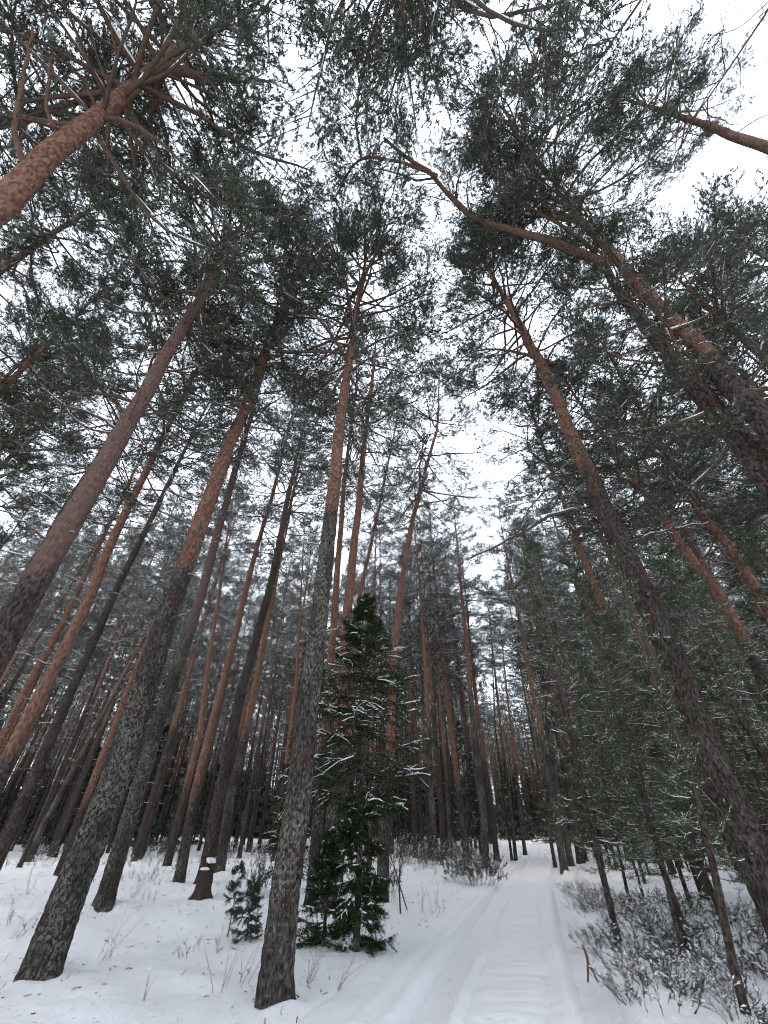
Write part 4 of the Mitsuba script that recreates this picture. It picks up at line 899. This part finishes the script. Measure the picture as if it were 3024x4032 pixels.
GR = [(-6.44, 10.12, 8, 0.6, 0.55, 'tuft of bent grass stalks at the left edge of the clearing'), (-6.3, 13.8, 10, 0.6, 0.4, 'grass tuft right of the pine in its snow hollow'), (-4.15, 8.75, 6, 0.75, 0.35, 'leaning dark stalks in the open snow between the two big left trunks'),
      (-1.98, 7.25, 4, 0.6, 0.1, 'tall thin stalks left of the middle trunk, nearer pair'), (-1.75, 7.5, 4, 0.55, 0.45, 'thin stalks close to the left side of the middle trunk'), (-0.95, 7.6, 7, 0.5, 0.4, 'dry stalks close to the right side of the middle trunk'),
      (-0.62, 7.5, 4, 0.4, 0.7, 'arching stalk in the snow in front of the big spruce'), (6.15, 17.2, 14, 0.7, 0.0, 'spiky grass tuft at the head of the right bank'), (-2.7, 6.9, 3, 0.3, 0.1, 'few short stalks at the bottom edge left of the middle trunk')]
for i, (x, y, n, h, lean, lab) in enumerate(GR):
    stalks('grass_tuft', lab, 'grass tuft', x, y, n, h, lean, 110 + i, 0.0035)

# a forked reddish stick standing in the snow
key = thing('forked_stick', 'reddish forked stick standing in the snow by the right edge of the path', 'stick')
fx, fy = 2.66, 7.74; fz = ground_at(fx, fy)
fork_pts = np.array([[[fx - 0.06, fy, fz - 0.03], [fx - 0.03, fy, fz + 0.07], [fx + 0.0, fy + 0.01, fz + 0.15], [fx - 0.01, fy, fz + 0.23], [fx - 0.03, fy, fz + 0.30]],
                     [[fx + 0.06, fy - 0.02, fz - 0.03], [fx + 0.04, fy, fz + 0.04], [fx + 0.02, fy, fz + 0.09], [fx + 0.0, fy + 0.01, fz + 0.14], [fx + 0.01, fy, fz + 0.2]]])
put(key, 'wood', shape(tubes(fork_pts, np.array([[0.011, 0.014, 0.019, 0.017, 0.012], [0.009, 0.012, 0.014, 0.013, 0.006]]), 8), 'red_twig', True))

# low blueberry twigs and litter over the forest floor, too many to count
rng = np.random.default_rng(12)
add_shrub('undergrowth_kind', 86, 11, 0.24, 1.1, leafy=0.5, nlen=0.022, width=0.008, snow=0.12)
k = 0
for _ in range(2600):
    d = math.sqrt(rng.uniform(8 ** 2, 48 ** 2)); a = math.radians(rng.uniform(-52, 50)); x, y = d * math.sin(a), d * math.cos(a)
    u = float(path_offset(x, y))
    dens = meshkit.fbm(np.array([[x * 0.35, y * 0.35, 0.0]]), 2, 4)[0]
    if abs(u) < 3.0 or dens < (0.50 if d > 18 else 0.66) or k >= 330:
        continue
    k += 1
    s = rng.uniform(0.5, 1.2)
    scene[f'undergrowth__{k:03d}'] = {'type': 'instance', 'group': {'type': 'ref', 'id': 'undergrowth_kind'}, 'to_world': T().translate([x, y, ground_at(x, y)]).rotate([0, 0, 1], rng.uniform(0, 360)).scale([s, s, s * rng.uniform(0.7, 1.4)])}
labels['undergrowth'] = {'label': 'thin low twigs of berry plants poking through the snow', 'category': 'undergrowth', 'kind': 'stuff'}
n = 1500
d = np.sqrt(rng.uniform(6.2 ** 2, 24 ** 2, n)); a = np.radians(rng.uniform(-48, 40, n)); x, y = d * np.sin(a), d * np.cos(a)
near = np.array([p[0][0][:2] for p in PINES if 6 < np.hypot(*p[0][0][:2]) < 20]); w = rng.integers(0, len(near), 400); a, q = rng.uniform(0, 6.28, 400), 0.2 + 0.5 * rng.random(400) ** 1.5
x, y = np.r_[x, near[w, 0] + q * np.cos(a)], np.r_[y, near[w, 1] + q * np.sin(a)]
keep = np.abs(path_offset(x, y)) > 1.9; x, y = x[keep], y[keep]; n = len(x)
P = grow(np.stack([x, y, height(x, y) + 0.004], -1), np.stack([rng.normal(size=n), rng.normal(size=n), np.abs(rng.normal(0, 0.25, n))], -1), rng.uniform(0.02, 0.11, n), 4, rng, 0.3, 0.0)
scene['fallen_twigs'] = shape(tubes(P, np.full((n, 4), 0.004) * rng.uniform(0.5, 1.6, (n, 1)), 3, uv=(0.5, 0.6)), 'rotten_wood')
labels['fallen_twigs'] = {'label': 'small dark twigs and bark bits scattered on the snow', 'category': 'litter', 'kind': 'stuff'}

# the camera's neighbour: a bare limb of the pine on the right behind it, reaching over the open sky
key = 'pine_tree_%03d' % (len(PINES) + 1)
BOUGHS = [[(3.9, -2.6, 8.4), (3.5, -1.2, 8.8), (2.95, -0.1, 9.0), (2.6, 0.65, 9.2), (2.2, 1.5, 9.5), (1.8, 2.3, 9.7)], [(2.75, 0.3, 9.1), (2.3, 0.45, 9.2), (1.7, 0.6, 9.3), (1.2, 0.8, 9.3)], [(3.9, -2.6, 8.9), (4.5, -1.0, 9.1), (4.5, 0.2, 9.0), (4.2, 1.0, 9.1), (3.7, 1.7, 9.2)]]
for j, b in enumerate(BOUGHS):
    P, Rr = dead_branch(key, b, [0.022, 0.011, 0.018][j], 3000 + j, 'dead_branch', 0.0)
    rng = np.random.default_rng(3100 + j)
    n = 34; p, d = fork(P, np.zeros(n, int), rng.uniform(0.35, 1, n), 1.0, rng, 0.5, 0.05)
    tw = grow(p, d, rng.uniform(0.25, 0.9, n), 9, rng, 0.22, 0.02)
    w = np.repeat(np.arange(n), 3); p, d = fork(tw, w, rng.uniform(0.3, 0.95, len(w)), 0.8, rng, 0.3)
    t2 = grow(p, d, rng.uniform(0.1, 0.4, len(w)), 7, rng, 0.25, 0.02)
    put(key, 'dead_twigs', shape(cat([tubes(tw, np.full((n, 9), 0.007) * np.linspace(1, 0.4, 9), 4, uv=(0.5, 1)), tubes(t2, np.full((len(t2), 7), 0.0035), 3, uv=(0.5, 1))]), 'limb_bark', True))
